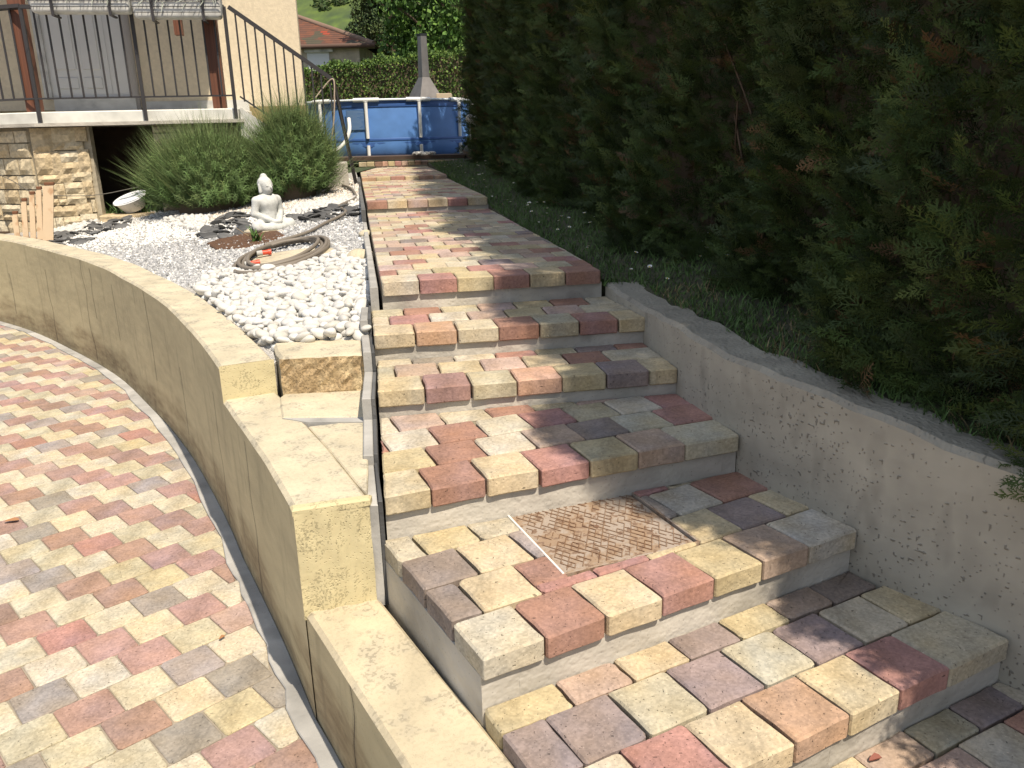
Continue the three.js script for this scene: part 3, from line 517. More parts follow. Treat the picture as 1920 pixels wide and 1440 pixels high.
// large white pebbles
const pebbleBed = thing('pebble_bed', 'bed of large rounded white pebbles behind the curved wall', 'pebbles', null, 'structure');
{
  part('base', boxUV(prism(pebPoly, .6, (x, z) => gy(x, z) + .002)), mat(lin(.72, .71, .67), { map: cementMap }), pebbleBed);
  const list = [], xs = pebPoly.map((p) => p[0]), zs = pebPoly.map((p) => p[1]);
  for (let i = 0; i < 26000 && list.length < 1050; i++) {
    const x = rr(Math.min(...xs), Math.max(...xs)), z = rr(Math.min(...zs), Math.max(...zs)); if (!insideP(pebPoly, x, z)) continue;
    const far = Math.max(0, Math.min(1, (-z - 3.2) / 2)); const r = rr(.017, .032) * (rnd() < .2 ? 1.3 : 1) * (1 - .1 * far); const lay = list.length > 520 ? 1 : 0;
    if (list.some((q) => Math.hypot(q[0] - x, q[1] - z) < (q[2] + r) * (lay === q[3] ? .78 : .25))) continue;
    list.push([x, z, r, lay]);
  }
  list.sort((a, b) => b[2] / -b[1] - a[2] / -a[1]); const rest = [];
  const place = (o, q) => { const r = q[2]; o.position.set(q[0], gy(q[0], q[1]) + r * .45 + q[3] * .024, q[1]); o.rotation.set(rr(-.4, .4), rr(0, 6.28), rr(-.4, .4)); o.scale.set(r * rr(1, 1.35), r * rr(.62, .85), r * rr(.8, 1.05)); };
  list.forEach((q, i) => { if (i < 300) { const m = part('pebble', pebGeo[i % 7], mPebble[i % 5 === 0 ? 2 : i % 3 === 0 ? 1 : 0], pebbleBed); place(m, q); } else rest.push(q); });
  if (rest.length) instanced('small_pebbles', pebGeo[1], mPebble[0], rest.length, (o, i, c) => place(o, rest[i]), pebbleBed);
}
// thin white pebble drifts and slate stones
{
  const wb = thing('white_stone_drift', 'scattered white stones around the statue and the slate', 'stones', null, 'stuff'); const spots = [];
  for (const pl of whitePolys) { const xs = pl.map((p) => p[0]), zs = pl.map((p) => p[1]); for (let i = 0; i < 500; i++) { const x = rr(Math.min(...xs), Math.max(...xs)), z = rr(Math.min(...zs), Math.max(...zs)); if (insideP(pl, x, z)) spots.push([x, z]); } }
  instanced('white_stones', pebGeo[2], mPebble[0], spots.length, (o, i) => { const [x, z] = spots[i], r = rr(.016, .03); o.position.set(x, gy(x, z) + .012, z); o.rotation.set(rr(0, 6), rr(0, 6), rr(0, 6)); o.scale.set(r * 1.2, r * .8, r); }, wb);
  const flat = [1, 2, 3].map((i) => { const g = lump(i * 1.7, 1, .3); return g; });
  const labs = ['bed of dark flat slate stones along the wall by the stone pier', 'dark flat slate stones heaped beside the seated statue', 'dark flat slate stones bordering the path edge behind the hose'];
  slatePolys.forEach((pl, k) => {
    const g = thing('slate_stones', labs[k], 'slate stones', null, 'structure'); const xs = pl.map((p) => p[0]), zs = pl.map((p) => p[1]); let n = 0;
    for (let i = 0; i < 900 && n < 58; i++) { const x = rr(Math.min(...xs), Math.max(...xs)), z = rr(Math.min(...zs), Math.max(...zs)); if (!insideP(pl, x, z)) continue; n++; const m = part('slate_stone', flat[n % 3], mSlate[Math.floor(rnd() * 3)], g); const r = rr(.036, .066); m.position.set(x, gy(x, z) + rr(.004, .028), z); m.rotation.set(rr(-.4, .4), rr(0, 6), rr(-.4, .4)); m.scale.set(r * 1.2, r * .24, r * .85); }
  });
}
// bare soil patch with a small plant
const soil = solo('soil_patch', (() => { const pl = [[388, 460], [415, 448], [470, 440], [520, 436], [535, 444], [500, 458], [450, 468], [405, 471]].map(([x, y]) => onG(x, y)).map((p) => [p.x, p.z]); return boxUV(prism(pl, .6, (x, z) => gy(x, z) + .014 + .006 * Math.sin(x * 40) * Math.sin(z * 37), .006)); })(), mat(lin(.20, .10, .05), { map: dtex(128, 128, (u, v) => .4 + .6 * fbm(u, v, 24, 4), true, 5, 5), bumpMap: wallBump, bumpScale: .02 }), 'patch of bare brown soil in front of the statue', 'soil', null, 'structure');
function blade(h, w, bend, seg = 3) { const t = []; for (let i = 0; i < seg; i++) { const y0 = h * i / seg, y1 = h * (i + 1) / seg, w0 = w * (1 - i / seg * .8), w1 = w * (1 - (i + 1) / seg * .9), b0 = bend * (i / seg) ** 2, b1 = bend * ((i + 1) / seg) ** 2; t.push(-w0, y0, b0, w0, y0, b0, w1, y1, b1, -w0, y0, b0, w1, y1, b1, -w1, y1, b1); } return fromTris(t); }
{
  const pl = thing('young_plant', 'small leafy green plant growing in the bare soil patch', 'plant', null, null, onG(482, 452, .012));
  for (let i = 0; i < 16; i++) { const m = part('leaf', blade(rr(.06, .13), .012, .05), mat(lin(.07, .14, .03), { side: THREE.DoubleSide }), pl); m.rotation.set(rr(-.3, .5), i * .9, 0); m.position.set(rr(-.03, .03), 0, rr(-.03, .03)); }
  const tw = part('twig', cyl(V(0, 0, 0), V(-.13, .1, .03), .004, .002, 5), mat(lin(.3, .22, .13)), pl);
}
// garden hose: coil and tail
{
  const mH = mat(lin(.175, .152, .125), { roughness: .6 }), mR = mat(lin(.6, .07, .03), { roughness: .45 });
  const hose = thing('garden_hose', 'coiled beige garden hose with red connectors lying on the gravel', 'hose');
  const pts = []; const L = onG(446, 506), Rr = onG(617, 469), c = L.clone().add(Rr).multiplyScalar(.5), ax = Rr.clone().sub(L).multiplyScalar(.5), ay = onG(548, 459).sub(onG(520, 512)).multiplyScalar(.5);
  const N = 5; for (let i = 0; i <= N * 16; i++) { const t = i / 16 * Math.PI * 2 + 2.2, k = Math.floor(i / 16), s = 1 - .09 * ((k * 7) % 5) / 2, cx = Math.cos(t), sy = Math.sin(t); const p = c.clone().addScaledVector(ax, Math.sign(cx) * Math.abs(cx) ** .8 * s).addScaledVector(ay, sy * s * .98); p.x += .018 * Math.sin(k * 2.4 + t); p.z += .02 * Math.cos(k * 1.9); p.y = gy(p.x, p.z) + .036 + .012 * (k % 3) + .008 * Math.sin(t * 2 + k); pts.push(p); }
  part('coil', tube(pts, .0125, 420, 8), mH, hose);
  const tail = [[500, 458], [540, 447], [575, 436], [610, 418], [640, 404], [648, 396], [636, 386], [648, 380], [665, 372], [664, 360], [656, 352], [640, 346]].map(([x, y], i) => onG(x, y, .03)); part('tail', tube(tail, .0125, 160, 8), mH, hose);
  for (const [x, y] of [[492, 474], [470, 494]]) { const p = onG(x, y, .05); const d = V(.9, .05, -.35).normalize(); const q = part('connector', merge([cyl(p, p.clone().addScaledVector(d, .035), .015, .016, 12), cyl(p.clone().addScaledVector(d, .035), p.clone().addScaledVector(d, .055), .019, .019, 12)].map((g) => g)), mR, hose); part('grey_collar', cyl(p.clone().addScaledVector(d, -.035), p, .016, .018, 12), mat(lin(.4, .4, .38)), q); }
  const st = solo('stepping_stone', (() => { const ctr = onG(538, 487); const pl = []; for (let i = 0; i < 18; i++) { const t = i / 18 * 6.283; pl.push([ctr.x + Math.cos(t) * .3 + Math.sin(i * 2) * .01, ctr.z + Math.sin(t) * .22]); } return boxUV(prism(pl, .6, (x, z) => gy(x, z) + .022, .008)); })(), mCap, 'flat cream stepping stone inside the coiled hose', 'stone');
}
// small concrete lumps at the edge of the pebbles
for (const [x, y, w, lb] of [[682, 488, .09, 'rough concrete lump beside the pebbles at the path edging'], [683, 444, .05, 'small pale concrete lump at the slate edging of the path']]) { const p = onG(x, y); const m = solo('concrete_lump', lump(w * 50, 2, .28), mCap, lb, 'concrete'); m.position.copy(p).y += .02; m.scale.set(w * .8, w * .6, w); }

// ---------------------------------------------------------------- seated stone statue
{
  const sm = (a, b, k) => { const h = Math.max(k - Math.abs(a - b), 0) / k; return Math.min(a, b) - h * h * k * .25; };
  const cap = (p, a, b, r0, r1) => { const bx = b[0] - a[0], by = b[1] - a[1], bz = b[2] - a[2], px = p[0] - a[0], py = p[1] - a[1], pz = p[2] - a[2]; const h = Math.max(0, Math.min(1, (px * bx + py * by + pz * bz) / (bx * bx + by * by + bz * bz))); return Math.hypot(px - bx * h, py - by * h, pz - bz * h) - (r0 + (r1 - r0) * h); };
  const ell = (p, c, r) => { const x = (p[0] - c[0]) / r[0], y = (p[1] - c[1]) / r[1], z = (p[2] - c[2]) / r[2], k = Math.hypot(x, y, z); return (k - 1) * Math.min(...r); };
  const sdf = (p) => {
    const q = [Math.abs(p[0]), p[1], p[2]]; let d = cap(p, [0, .17, -.02], [0, .46, -.01], .165, .165);
    d = sm(d, ell(p, [0, .48, .03], [.2, .13, .13]), .06);
    d = sm(d, cap(q, [.12, .54, 0], [.22, .53, -.01], .085, .075), .06);
    d = sm(d, cap(q, [.23, .52, 0], [.285, .31, -.01], .07, .06), .03);
    d = sm(d, cap(q, [.285, .31, -.01], [.08, .185, .2], .06, .045), .025);
    d = sm(d, ell(p, [0, .17, .23], [.1, .045, .07]), .02);
    d = sm(d, cap(q, [.12, .11, -.04], [.36, .1, .12], .12, .095), .05);
    d = sm(d, cap(q, [.36, .09, .13], [-.02, .07, .27], .085, .06), .03);
    d = sm(d, ell(p, [0, .06, .02], [.36, .07, .24]), .04);
    d = sm(d, cap(p, [0, .55, -.01], [0, .68, 0], .085, .068), .03);
    let h = ell(p, [0, .775, .02], [.108, .14, .122]); h = sm(h, ell(p, [0, .70, .055], [.06, .05, .07]), .05);
    const hair = ell(p, [0, .815, -.012], [.122, .118, .128]) + .003 * Math.sin(p[0] * 90) * Math.sin(p[1] * 90) * Math.sin(p[2] * 90); h = sm(h, hair, .012);
    h = sm(h, ell(p, [0, .925, -.02], [.06, .06, .06]), .02);
    h = Math.min(h, cap(q, [.117, .79, -.01], [.115, .675, 0], .024, .027));
    h = sm(h, cap(p, [0, .785, .138], [0, .745, .158], .011, .018), .012);
    h = sm(h, ell(q, [.045, .775, .125], [.03, .012, .014]), .008); h = sm(h, cap(q, [.02, .805, .132], [.07, .803, .112], .007, .005), .006);
    h = sm(h, cap(q, [0, .705, .14], [.028, .708, .132], .011, .007), .006);
    return sm(d, h, .02);
  };
  const N = 92, mc = new MarchingCubes(N, mWhite, false, false, 120000); mc.isolation = 0; const hs = N / 2;
  for (let k = 0; k < N; k++) for (let j = 0; j < N; j++) for (let i = 0; i < N; i++) { const x = (i - hs) / hs * .56, y = (j - hs) / hs * .56 + .5, z = (k - hs) / hs * .56 + .05; mc.field[i + j * N + k * N * N] = -sdf([x, y, z]); }
  mc.update();
  const n = mc.count, g = new THREE.BufferGeometry(); const pa = new Float32Array(n * 3), na = new Float32Array(n * 3);
  for (let i = 0; i < n; i++) { pa[3 * i] = mc.positionArray[3 * i] * .56; pa[3 * i + 1] = mc.positionArray[3 * i + 1] * .56 + .5; pa[3 * i + 2] = mc.positionArray[3 * i + 2] * .56 + .05; }
  g.setAttribute('position', new THREE.BufferAttribute(pa, 3)); let gg = mergeVertices(g, 1e-5); gg.computeVertexNormals(); gg = boxUV(gg);
  const base = onG(506, 432), H = .445;
  const b = thing('seated_statue', 'pale stone statue of a seated meditating figure on the gravel', 'statue', null, null, base);
  const m = part('figure', gg, mat(lin(.64, .66, .64), { map: dtex(256, 256, (u, v) => .82 + .18 * fbm(u, v, 10, 5), true, 2, 2), bumpMap: fineBump, bumpScale: .004, roughness: .85 }), b); m.scale.setScalar(H); m.rotation.y = .95;
  part('plinth_stone', boxUV(prism(Array.from({ length: 14 }, (_, i) => [Math.cos(i / 14 * 6.283) * .19 + .01 * Math.sin(i * 3), .03 + Math.sin(i / 14 * 6.283) * .15]), -.04, .012, .006)), mCap, b);
}
// ---------------------------------------------------------------- lavender clumps
function lavender(label, cpx, spread, height, n, lean) {
  const base = cpx.isVector3 ? cpx : onG(cpx[0], cpx[1]); const L = thing('lavender_bush', label, 'bush', 'lavender bushes by the terrace', null, base);
  const st = fromTris([-.0016, 0, 0, .0016, 0, 0, .0012, .5, .03, -.0016, 0, 0, .0012, .5, .03, -.0012, .5, .03, -.0012, .5, .03, .0012, .5, .03, 0, 1, .09, 0, 0, -.0016, 0, 0, .0016, 0, .5, .031, 0, .5, .029, 0, 0, -.0016, 0, .5, .031]);
  const lf = (() => { const t = []; for (let i = 0; i < 26; i++) { const y = .06 + i / 26 * .62, a = i * 2.4, l = .042, w = .003; const dx = Math.cos(a), dz = Math.sin(a); t.push(-dz * w, y, dx * w, dz * w, y, -dx * w, dx * l, y + .06, dz * l); } return mergeGeometries([st.clone(), fromTris(t)]); })();
  const mk = (nm, geo, count, len, cl, up) => instanced(nm, geo, mLeaf, count, (o, i, c) => {
    const a = rr(0, 6.283), e = Math.asin(Math.sqrt(rnd())), k = rr(.55, 1), d = V(Math.cos(a) * Math.cos(e), Math.sin(e), Math.sin(a) * Math.cos(e));   // a point in the leafy dome
    o.position.set(d.x * spread[0] * k, .02 + d.y * height * .55 * k, d.z * spread[1] * k);
    const dir = V(d.x + lean, d.y * .8 + up, d.z).add(V(rr(-.3, .3), rr(-.25, .25), rr(-.3, .3))).normalize();
    o.quaternion.setFromUnitVectors(V(0, 1, 0), dir).multiply(new THREE.Quaternion().setFromAxisAngle(V(0, 1, 0), rr(0, 6.28))); const s = len * rr(.65, 1.2); o.scale.set(.8 + s * .9, s, .8 + s * .9);
    const f = rr(.6, 1.35), y = rnd() < .2 ? 1 : 0; c.setRGB((cl[0] + y * .035) * f, (cl[1] + y * .025) * f, (cl[2] + y * .01) * f);
  }, L);
  mk('leafy_shoots', lf, n, .33, [.085, .15, .04], .5); mk('flower_stalks', st, Math.floor(n * 1.1), .5, [.13, .185, .065], .85);
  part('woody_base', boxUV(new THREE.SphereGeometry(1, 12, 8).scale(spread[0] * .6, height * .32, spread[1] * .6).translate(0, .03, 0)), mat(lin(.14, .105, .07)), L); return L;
}
lavender('broad lavender bush in front of the dark opening behind the statue', [400, 393], [.58, .48], .95, 3600, -.12);
{ // weeds at the foot of the pier
  const w = thing('weed_clump', 'low green weeds at the foot of the dark opening', 'weeds', null, null, onG(262, 402)); instanced('leaves', blade(.13, .01, .06), mLeaf, 260, (o, i, c) => { o.position.set(rr(-.35, .45), -.01, rr(-.12, .12)); o.rotation.set(rr(-.6, .6), rr(0, 6.28), rr(-.6, .6)); const s = rr(.5, 1.3); o.scale.set(s, s, s); const f = rr(.7, 1.3); c.setRGB(.07 * f, .13 * f, .035 * f); }, w);
}
// the house, its terrace and stair stand parallel to the path: built in axes turned about the vertical, then placed
const HAZ = 10.4 * Math.PI / 180, hRay = (px, py) => ray(px, py).applyAxisAngle(V(0, 1, 0), -HAZ);
const onH = (px, py, z) => { const r = hRay(px, py), k = z / r.z; return V(r.x * k, CAMY + r.y * k, z); };
const gyh = (x, z) => { const p = V(x, 0, z).applyAxisAngle(V(0, 1, 0), HAZ); return gy(p.x, p.z); };
const X = (px, z, py = 200) => onZ(px, py, z).x, Yp = (px, py, z) => onZ(px, py, z).y;
const Xh = (px, z, py = 200) => onH(px, py, z).x, Yh = (px, py, z) => onH(px, py, z).y;
const zS = -9.4, zP = -9.53, zW = -10.75, houseStart = scene.children.length;
// ---------------------------------------------------------------- house with terrace

const slabT = Yh(270, 206, zS), slabB = Yh(270, 227.5, zS), xA = Xh(67, zS, 220), xB = Xh(447, zS, 210), railY = Yh(422, 13, zS);
const house = thing('house', 'cream rendered house with a raised terrace on a rough stone base', 'house');
const xC = Xh(563, zW, 100), plY = Yh(500, 199, zW);
part('wall', box(-10, xC, plY, 7.5, zW - .3, zW), mCream, house);
part('plinth', box(-10, xC + .02, .3, plY, zW - .3, zW + .012), mat(lin(.42, .33, .16), { map: cementMap, bumpMap: wallBump, bumpScale: .01 }), house);
part('side_wall', boxUV(prism([[xC, zW - .302], [xC - 1.9, zW - 7], [xC - 2.2, zW - 7], [xC - .3, zW - .302]], .3, 7.5)), mCream, house);
{ // terrace slab with its drip edge; the corner turns away to the left
  const sp = [[xA, zS], [xB, zS], [xB, zW], [-10, zW], [-10, zS - .9], [xA - 1.6, zS - .75]];
  const slab = part('terrace_slab', boxUV(prism(sp, slabB, slabT, .01, true)), mat(lin(.80, .80, .74), { map: dtex(256, 256, (u, v) => .78 + .22 * fbm(u, v, 8, 5), true, 1, 1) }), house);
  part('slab_soffit', boxUV(prism(inset(sp, .05).map((p) => p), slabB - .03, slabB + .002, 0, true)), mCement, slab);
  // door
  const d0 = Xh(88, zW, 100), d1 = Xh(236, zW, 100), dB = Yh(170, 184, zW), dT = dB + 2.05; const mD = mat(lin(.62, .62, .60), { roughness: .6 });
  const door = part('door', box(d0, d1, dB, dT, zW + .003, zW + .045), mD, house);
  const dm = (d0 + d1) / 2, ins = .07;
  for (const [a, b] of [[d0 + ins, dm - .12], [dm - .05, d1 - .28]]) for (const [c, e] of [[dB + .1, dB + .22], [dB + .3, dB + 1.1], [dB + 1.2, dT - .1]]) part('panel', rbox(a, b, c, e, zW + .035, zW + .058, .008), mD, door);
  part('side_light', box(d1 - .22, d1 - .19, dB + .05, dT - .05, zW + .04, zW + .055), mD, door);
  part('door_frame', merge([box(d0 - .08, d0, dB, dT + .08, zW + .002, zW + .075), box(d1, d1 + .08, dB, dT + .08, zW + .002, zW + .075), box(d0, d1, dT, dT + .08, zW + .002, zW + .075)]), mWhite, door);
  part('threshold', box(Xh(108, zW, 190), d1 + .06, slabT, dB - .004, zW + .002, zW + .13), mWhite, house);
  part('skirting', box(d1 + .12, xB - .02, slabT, slabT + .13, zW + .001, zW + .02), mWhite, house);
  part('drain_pipe', cyl(V(Xh(245, zW, 100), slabT, zW + .06), V(Xh(245, zW, 100), 5, zW + .06), .045, .045, 12), mat(lin(.35, .33, .31)), house);
  // porch posts and the roof they carry
  const post = (a, b, nm) => part(nm, bar(a, b, .125, .125), mWood, house); const py = 4.25;
  const pa = onH(66, 203, zS - .12), pb = onH(413, 198, zS - .12); post(V(pa.x, slabT, pa.z), V(pa.x, py, pa.z), 'porch_post'); post(V(pb.x, slabT, pb.z), V(pb.x, py, pb.z), 'porch_post');
  part('porch_beam', box(pa.x - .5, pb.x + .2, py, py + .16, zS - .2, zS - .04), mWood, house);
  part('roof_bracket', box(Xh(333, zS - .5, 40) - .04, Xh(333, zS - .5, 40) + .04, Yh(333, 66, zS - .5), Yh(333, 38, zS - .5) + .1, zS - .56, zS - .46), mWood, house);
  part('porch_roof', boxUV(prism([[-10, zS + .45], [pb.x + .3, zS + .45], [pb.x + .3, zW + .002], [-10, zW + .002]], py + .16, py + .3, 0, true)), mat(lin(.35, .14, .08), { map: cementMap }), house);
}
// rough stone facing, one mesh for each stone
const stoneM = [0, 1, 2, 3].map((i) => mat(lin([.74, .68, .77, .70][i], [.63, .55, .68, .57][i], [.43, .35, .50, .37][i]), { map: dtex(128, 128, (u, v) => .72 + .28 * fbm(u + i * .2, v, 10, 4), true, 4, 4), bumpMap: wallBump, bumpScale: .025 }));
function roughStone(w, h, dpt = .05) { // box with a hewn front
  const nx = Math.max(2, Math.round(w / .06)), ny = Math.max(2, Math.round(h / .06)), t = [], z = []; for (let i = 0; i <= nx; i++) { z.push([]); for (let j = 0; j <= ny; j++) z[i].push(i && j && i < nx && j < ny ? dpt + rr(-.012, .016) : dpt - .022); }
  const p = (i, j) => [-w / 2 + w * i / nx, -h / 2 + h * j / ny, z[i][j]];
  for (let i = 0; i < nx; i++) for (let j = 0; j < ny; j++) t.push(...p(i, j), ...p(i + 1, j), ...p(i + 1, j + 1), ...p(i, j), ...p(i + 1, j + 1), ...p(i, j + 1));
  const c = [[-w / 2, -h / 2], [w / 2, -h / 2], [w / 2, h / 2], [-w / 2, h / 2]]; for (let k = 0; k < 4; k++) { const a = c[k], b = c[(k + 1) % 4]; t.push(a[0], a[1], 0, b[0], b[1], 0, b[0], b[1], dpt - .022, a[0], a[1], 0, b[0], b[1], dpt - .022, a[0], a[1], dpt - .022); }
  return boxUV(fromTris(t), rr(0, 5), rr(0, 5));
}
const mMortar = mat(lin(.52, .46, .34), { map: cementMap, bumpMap: wallBump, bumpScale: .01 });
function stoneFace(parent, o, turn, rects) { for (const [x0, y0, x1, y1] of rects) { if (x1 - x0 < .03 || y1 - y0 < .03) continue; const m = part('stone', roughStone(x1 - x0, y1 - y0), stoneM[Math.floor(rnd() * 4)], parent); const u = (x0 + x1) / 2; m.position.set(o.x + Math.cos(turn) * u, (y0 + y1) / 2, o.z - Math.sin(turn) * u); m.rotation.y = turn; } }
function ashlar(w, y0, y1, g = .014) { const out = []; let y = y0; while (y < y1 - .05) { const h = Math.min(rr(.12, .22), y1 - y); let x = 0; while (x < w - .04) { const l = Math.min(rr(.14, .36), w - x); if (h > .17 && rnd() < .4) { const k = rr(.4, .6) * h; out.push([x, y, x + l - g, y + k - g / 2], [x, y + k + g / 2, x + l - g, y + h - g]); } else out.push([x, y, x + l - g, y + h - g]); x += l; } y += h; } return out; }
{
  const xo0 = Xh(166, zP, 240), xo1 = Xh(285, zP, 240), xc = Xh(64, zP, 300);
  const pier = part('stone_pier', box(xc + .01, xo0, .4, slabB - .032, zP - .13, zP), mMortar, house);
  const Z = (x, y) => [x / 5.143, 200 + y / 5.143];
  const rects = [[310, 185, 498, 428], [510, 185, 715, 335], [727, 185, 828, 325], [527, 350, 627, 415], [640, 345, 798, 410], [335, 448, 503, 645], [512, 440, 592, 640], [602, 435, 755, 530], [615, 542, 767, 640], [768, 422, 868, 620], [320, 663, 572, 737], [585, 650, 697, 727], [707, 635, 880, 712], [340, 750, 545, 850], [560, 747, 630, 880], [645, 733, 800, 832], [815, 720, 900, 870], [665, 842, 830, 930], [510, 892, 572, 950], [585, 892, 652, 942], [360, 870, 500, 1040], [500, 960, 742, 1052], [752, 935, 885, 1030], [895, 900, 930, 1010], [480, 1075, 545, 1200], [557, 1070, 622, 1180], [637, 1060, 787, 1150], [797, 1035, 940, 1122], [380, 1060, 470, 1200]].map(([a, b, c, d]) => { const p = onH(...Z(a, b), zP), q = onH(...Z(c, d), zP); const m = onH(...Z((a + c) / 2, (b + d) / 2), zP); const w = (c - a) / 5.143 / FOC * 9.1, h = (d - b) / 5.143 / FOC * 9.1; return [m.x - w / 2 - xc, m.y - h / 2, m.x + w / 2 - xc, m.y + h / 2]; });
  stoneFace(pier, V(xc, 0, zP), 0, rects.map(([a, b, c, d]) => [Math.max(a, .012), b, Math.min(c, xo0 - xc - .005), Math.min(d, slabB - .04)]));
  // return of the pier, going back to the left
  const turn = .62, wL = 1.5; const left = part('stone_return', boxUV(prism([[xc, zP], [xc - Math.cos(turn) * wL, zP - Math.sin(turn) * wL], [xc - Math.cos(turn) * wL + .2, zP - Math.sin(turn) * wL - .2], [xc + .06, zP - .2]], .4, slabB - .034)), mMortar, house);
  const rl = ashlar(wL - .03, .62, slabB - .05); for (const [a, b, c, d] of rl) { const m = part('stone', roughStone(c - a, d - b), stoneM[Math.floor(rnd() * 4)], left); const u = (a + c) / 2 + .02; m.position.set(xc - Math.cos(turn) * u, (b + d) / 2, zP - Math.sin(turn) * u); m.rotation.y = -turn; }
  // wall right of the opening
  const rw = part('stone_panel', box(xo1, xB, .6, slabB - .032, zP - .25, zP), mMortar, house); stoneFace(rw, V(xo1 + .01, 0, zP), 0, ashlar(xB - xo1 - .02, .68, slabB - .045));
  part('sill_stone', rbox(xo0 - .02, xo1 - .1, gyh(xo0, zP) - .1, gyh(xo0, zP) + .07, zP - .2, zP + .1, .02), stoneM[1], house);
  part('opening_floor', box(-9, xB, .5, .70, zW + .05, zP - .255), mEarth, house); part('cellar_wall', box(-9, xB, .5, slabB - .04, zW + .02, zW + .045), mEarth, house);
}
// terrace stair going down to the right in front of the house
const stair = thing('terrace_stair', 'stair with white stringer and stone side going down from the terrace', 'stairs');
const sA = onH(449, 200, zS + .02), sE = onH(648, 336, zS + .02);
{
  const lo1 = onH(612, 352, zS), lo0 = onH(398, 226, zS);
  const shp = (pts, z0, z1) => { const s = new THREE.Shape(pts.map((p) => new THREE.Vector2(p.x, p.y))); const g = new THREE.ExtrudeGeometry(s, { depth: z1 - z0, bevelEnabled: false }); g.translate(0, 0, z0); return boxUV(g); };
  part('stringer', shp([V(sA.x + .004, slabT + .002, 0), sE, V(sE.x, sE.y - .16, 0), lo1, V(xB + .004, slabB - .16, 0)], zS - .17, zS + .012), mWhite, stair);
  const n = 6, yb = gyh(-2, -9) + .02; for (let i = 0; i < n; i++) { const t = (i + 1) / (n + 1); const x0 = xB + .005 + (sE.x - xB) * i / n, x1 = xB + (sE.x - xB) * (i + 1) / n; part('tread', box(x0, x1, .7, slabT - (slabT - yb) * t, zW + .03, zS - .175), mCement, stair); }
  const base = part('stone_side', shp([V(xB + .01, .7, 0), V(lo1.x, .7, 0), V(lo1.x, lo1.y - .02, 0), V(xB + .01, slabB - .18, 0)], zS - .3, zS - .172), mMortar, stair);
  const w = lo1.x - xB; for (const r of ashlar(w, .85, slabB - .2)) { const top = slabB - .18 + (lo1.y - slabB + .16) * (r[2] / w); if (r[3] > top) r[3] = top; if (r[3] - r[1] < .04) continue; const m = part('stone', roughStone(r[2] - r[0], r[3] - r[1]), stoneM[Math.floor(rnd() * 4)], base); m.position.set(xB + (r[0] + r[2]) / 2, (r[1] + r[3]) / 2, zS - .172); }
  const b0 = onH(610, 306, zS + .05), b1 = onH(655, 352, zS + .05); part('foot_block', rbox(b0.x, b1.x, b1.y - .1, b0.y, zS - .35, zS + .05, .012), mCement, stair);
}
// black railings
{
  const rail = thing('terrace_railing', 'black metal balustrade along the edge of the raised terrace', 'railing'); const zr = zS + .025, botY = Yh(200, 183, zr);
  const x0 = Xh(71, zr, 200), x1 = Xh(441, zr, 200);
  part('handrail', box(x0, x1, railY - .02, railY + .015, zr - .02, zr + .02), mSteelBlack, rail); part('bottom_rail', box(x0, x1, botY - .008, botY + .008, zr - .008, zr + .008), mSteelBlack, rail);
  for (const x of [x0, Xh(271, zr, 200), x1]) part('post', box(x - .016, x + .016, slabB + .01, railY, zr - .016, zr + .016), mSteelBlack, rail);
  const n = 17; for (let i = 1; i < n; i++) { const x = x0 + (x1 - x0) * i / n; if (Math.abs(x - Xh(271, zr, 200)) < .05) continue; part('baluster', box(x - .008, x + .008, botY, railY, zr - .008, zr + .008), mSteelBlack, rail); }
  const turn = .45, L = 1.6; const e = V(x0 - Math.cos(turn) * L, 0, zr - Math.sin(turn) * L); part('handrail', bar(V(x0, railY, zr), V(e.x, railY, e.z), .04, .035), mSteelBlack, rail); part('bottom_rail', bar(V(x0, botY, zr), V(e.x, botY, e.z), .016, .016), mSteelBlack, rail);
  for (let i = 1; i < 12; i++) { const k = i / 12; const x = x0 + (e.x - x0) * k, z = zr + (e.z - zr) * k; part('baluster', box(x - .008, x + .008, botY, railY, z - .008, z + .008), mSteelBlack, rail); }
  const sr = thing('stair_railing', 'black metal balustrade sloping down along the terrace stair', 'railing'); const H0 = onH(422, 13, zr), H1 = onH(625, 150, zr), B0 = onH(444, 181, zr), B1 = onH(655, 318, zr);
  part('handrail', bar(V(H0.x + .03, H0.y, zr), H1, .04, .03), mSteelBlack, sr); part('bottom_rail', bar(V(B0.x + .03, B0.y, zr), B1, .016, .016), mSteelBlack, sr);
  for (let i = 1; i <= 11; i++) { const k = i / 11.4; const x = H0.x + (H1.x - H0.x) * k, y = H0.y + (H1.y - H0.y) * k, kb = (x - B0.x) / (B1.x - B0.x), yb = B0.y + (B1.y - B0.y) * kb; part('baluster', box(x - .008, x + .008, yb, y, zr - .008, zr + .008), mSteelBlack, sr); }
  const foot = onH(667, 336, zr - .1); part('end_post', bar(H1, V(foot.x, foot.y - .05, foot.z), .03, .03), mSteelBlack, sr); const f2 = onH(652, 285, zr); part('baluster', bar(V(H1.x + .02, H1.y - .1, zr), V(H1.x + .11, f2.y - .15, zr), .016, .016), mSteelBlack, sr);
  const hp = [onH(592, 183, zr), onH(606, 165, zr), onH(624, 148, zr + .03), onH(627, 185, zr + .03), onH(625, 235, zr + .03), onH(618, 285, zr + .03)]; solo('hanging_tube', tube(hp, .008, 60, 6), mat(lin(.42, .34, .27)), 'thin beige hose hanging over the end of the stair railing', 'hose');
}
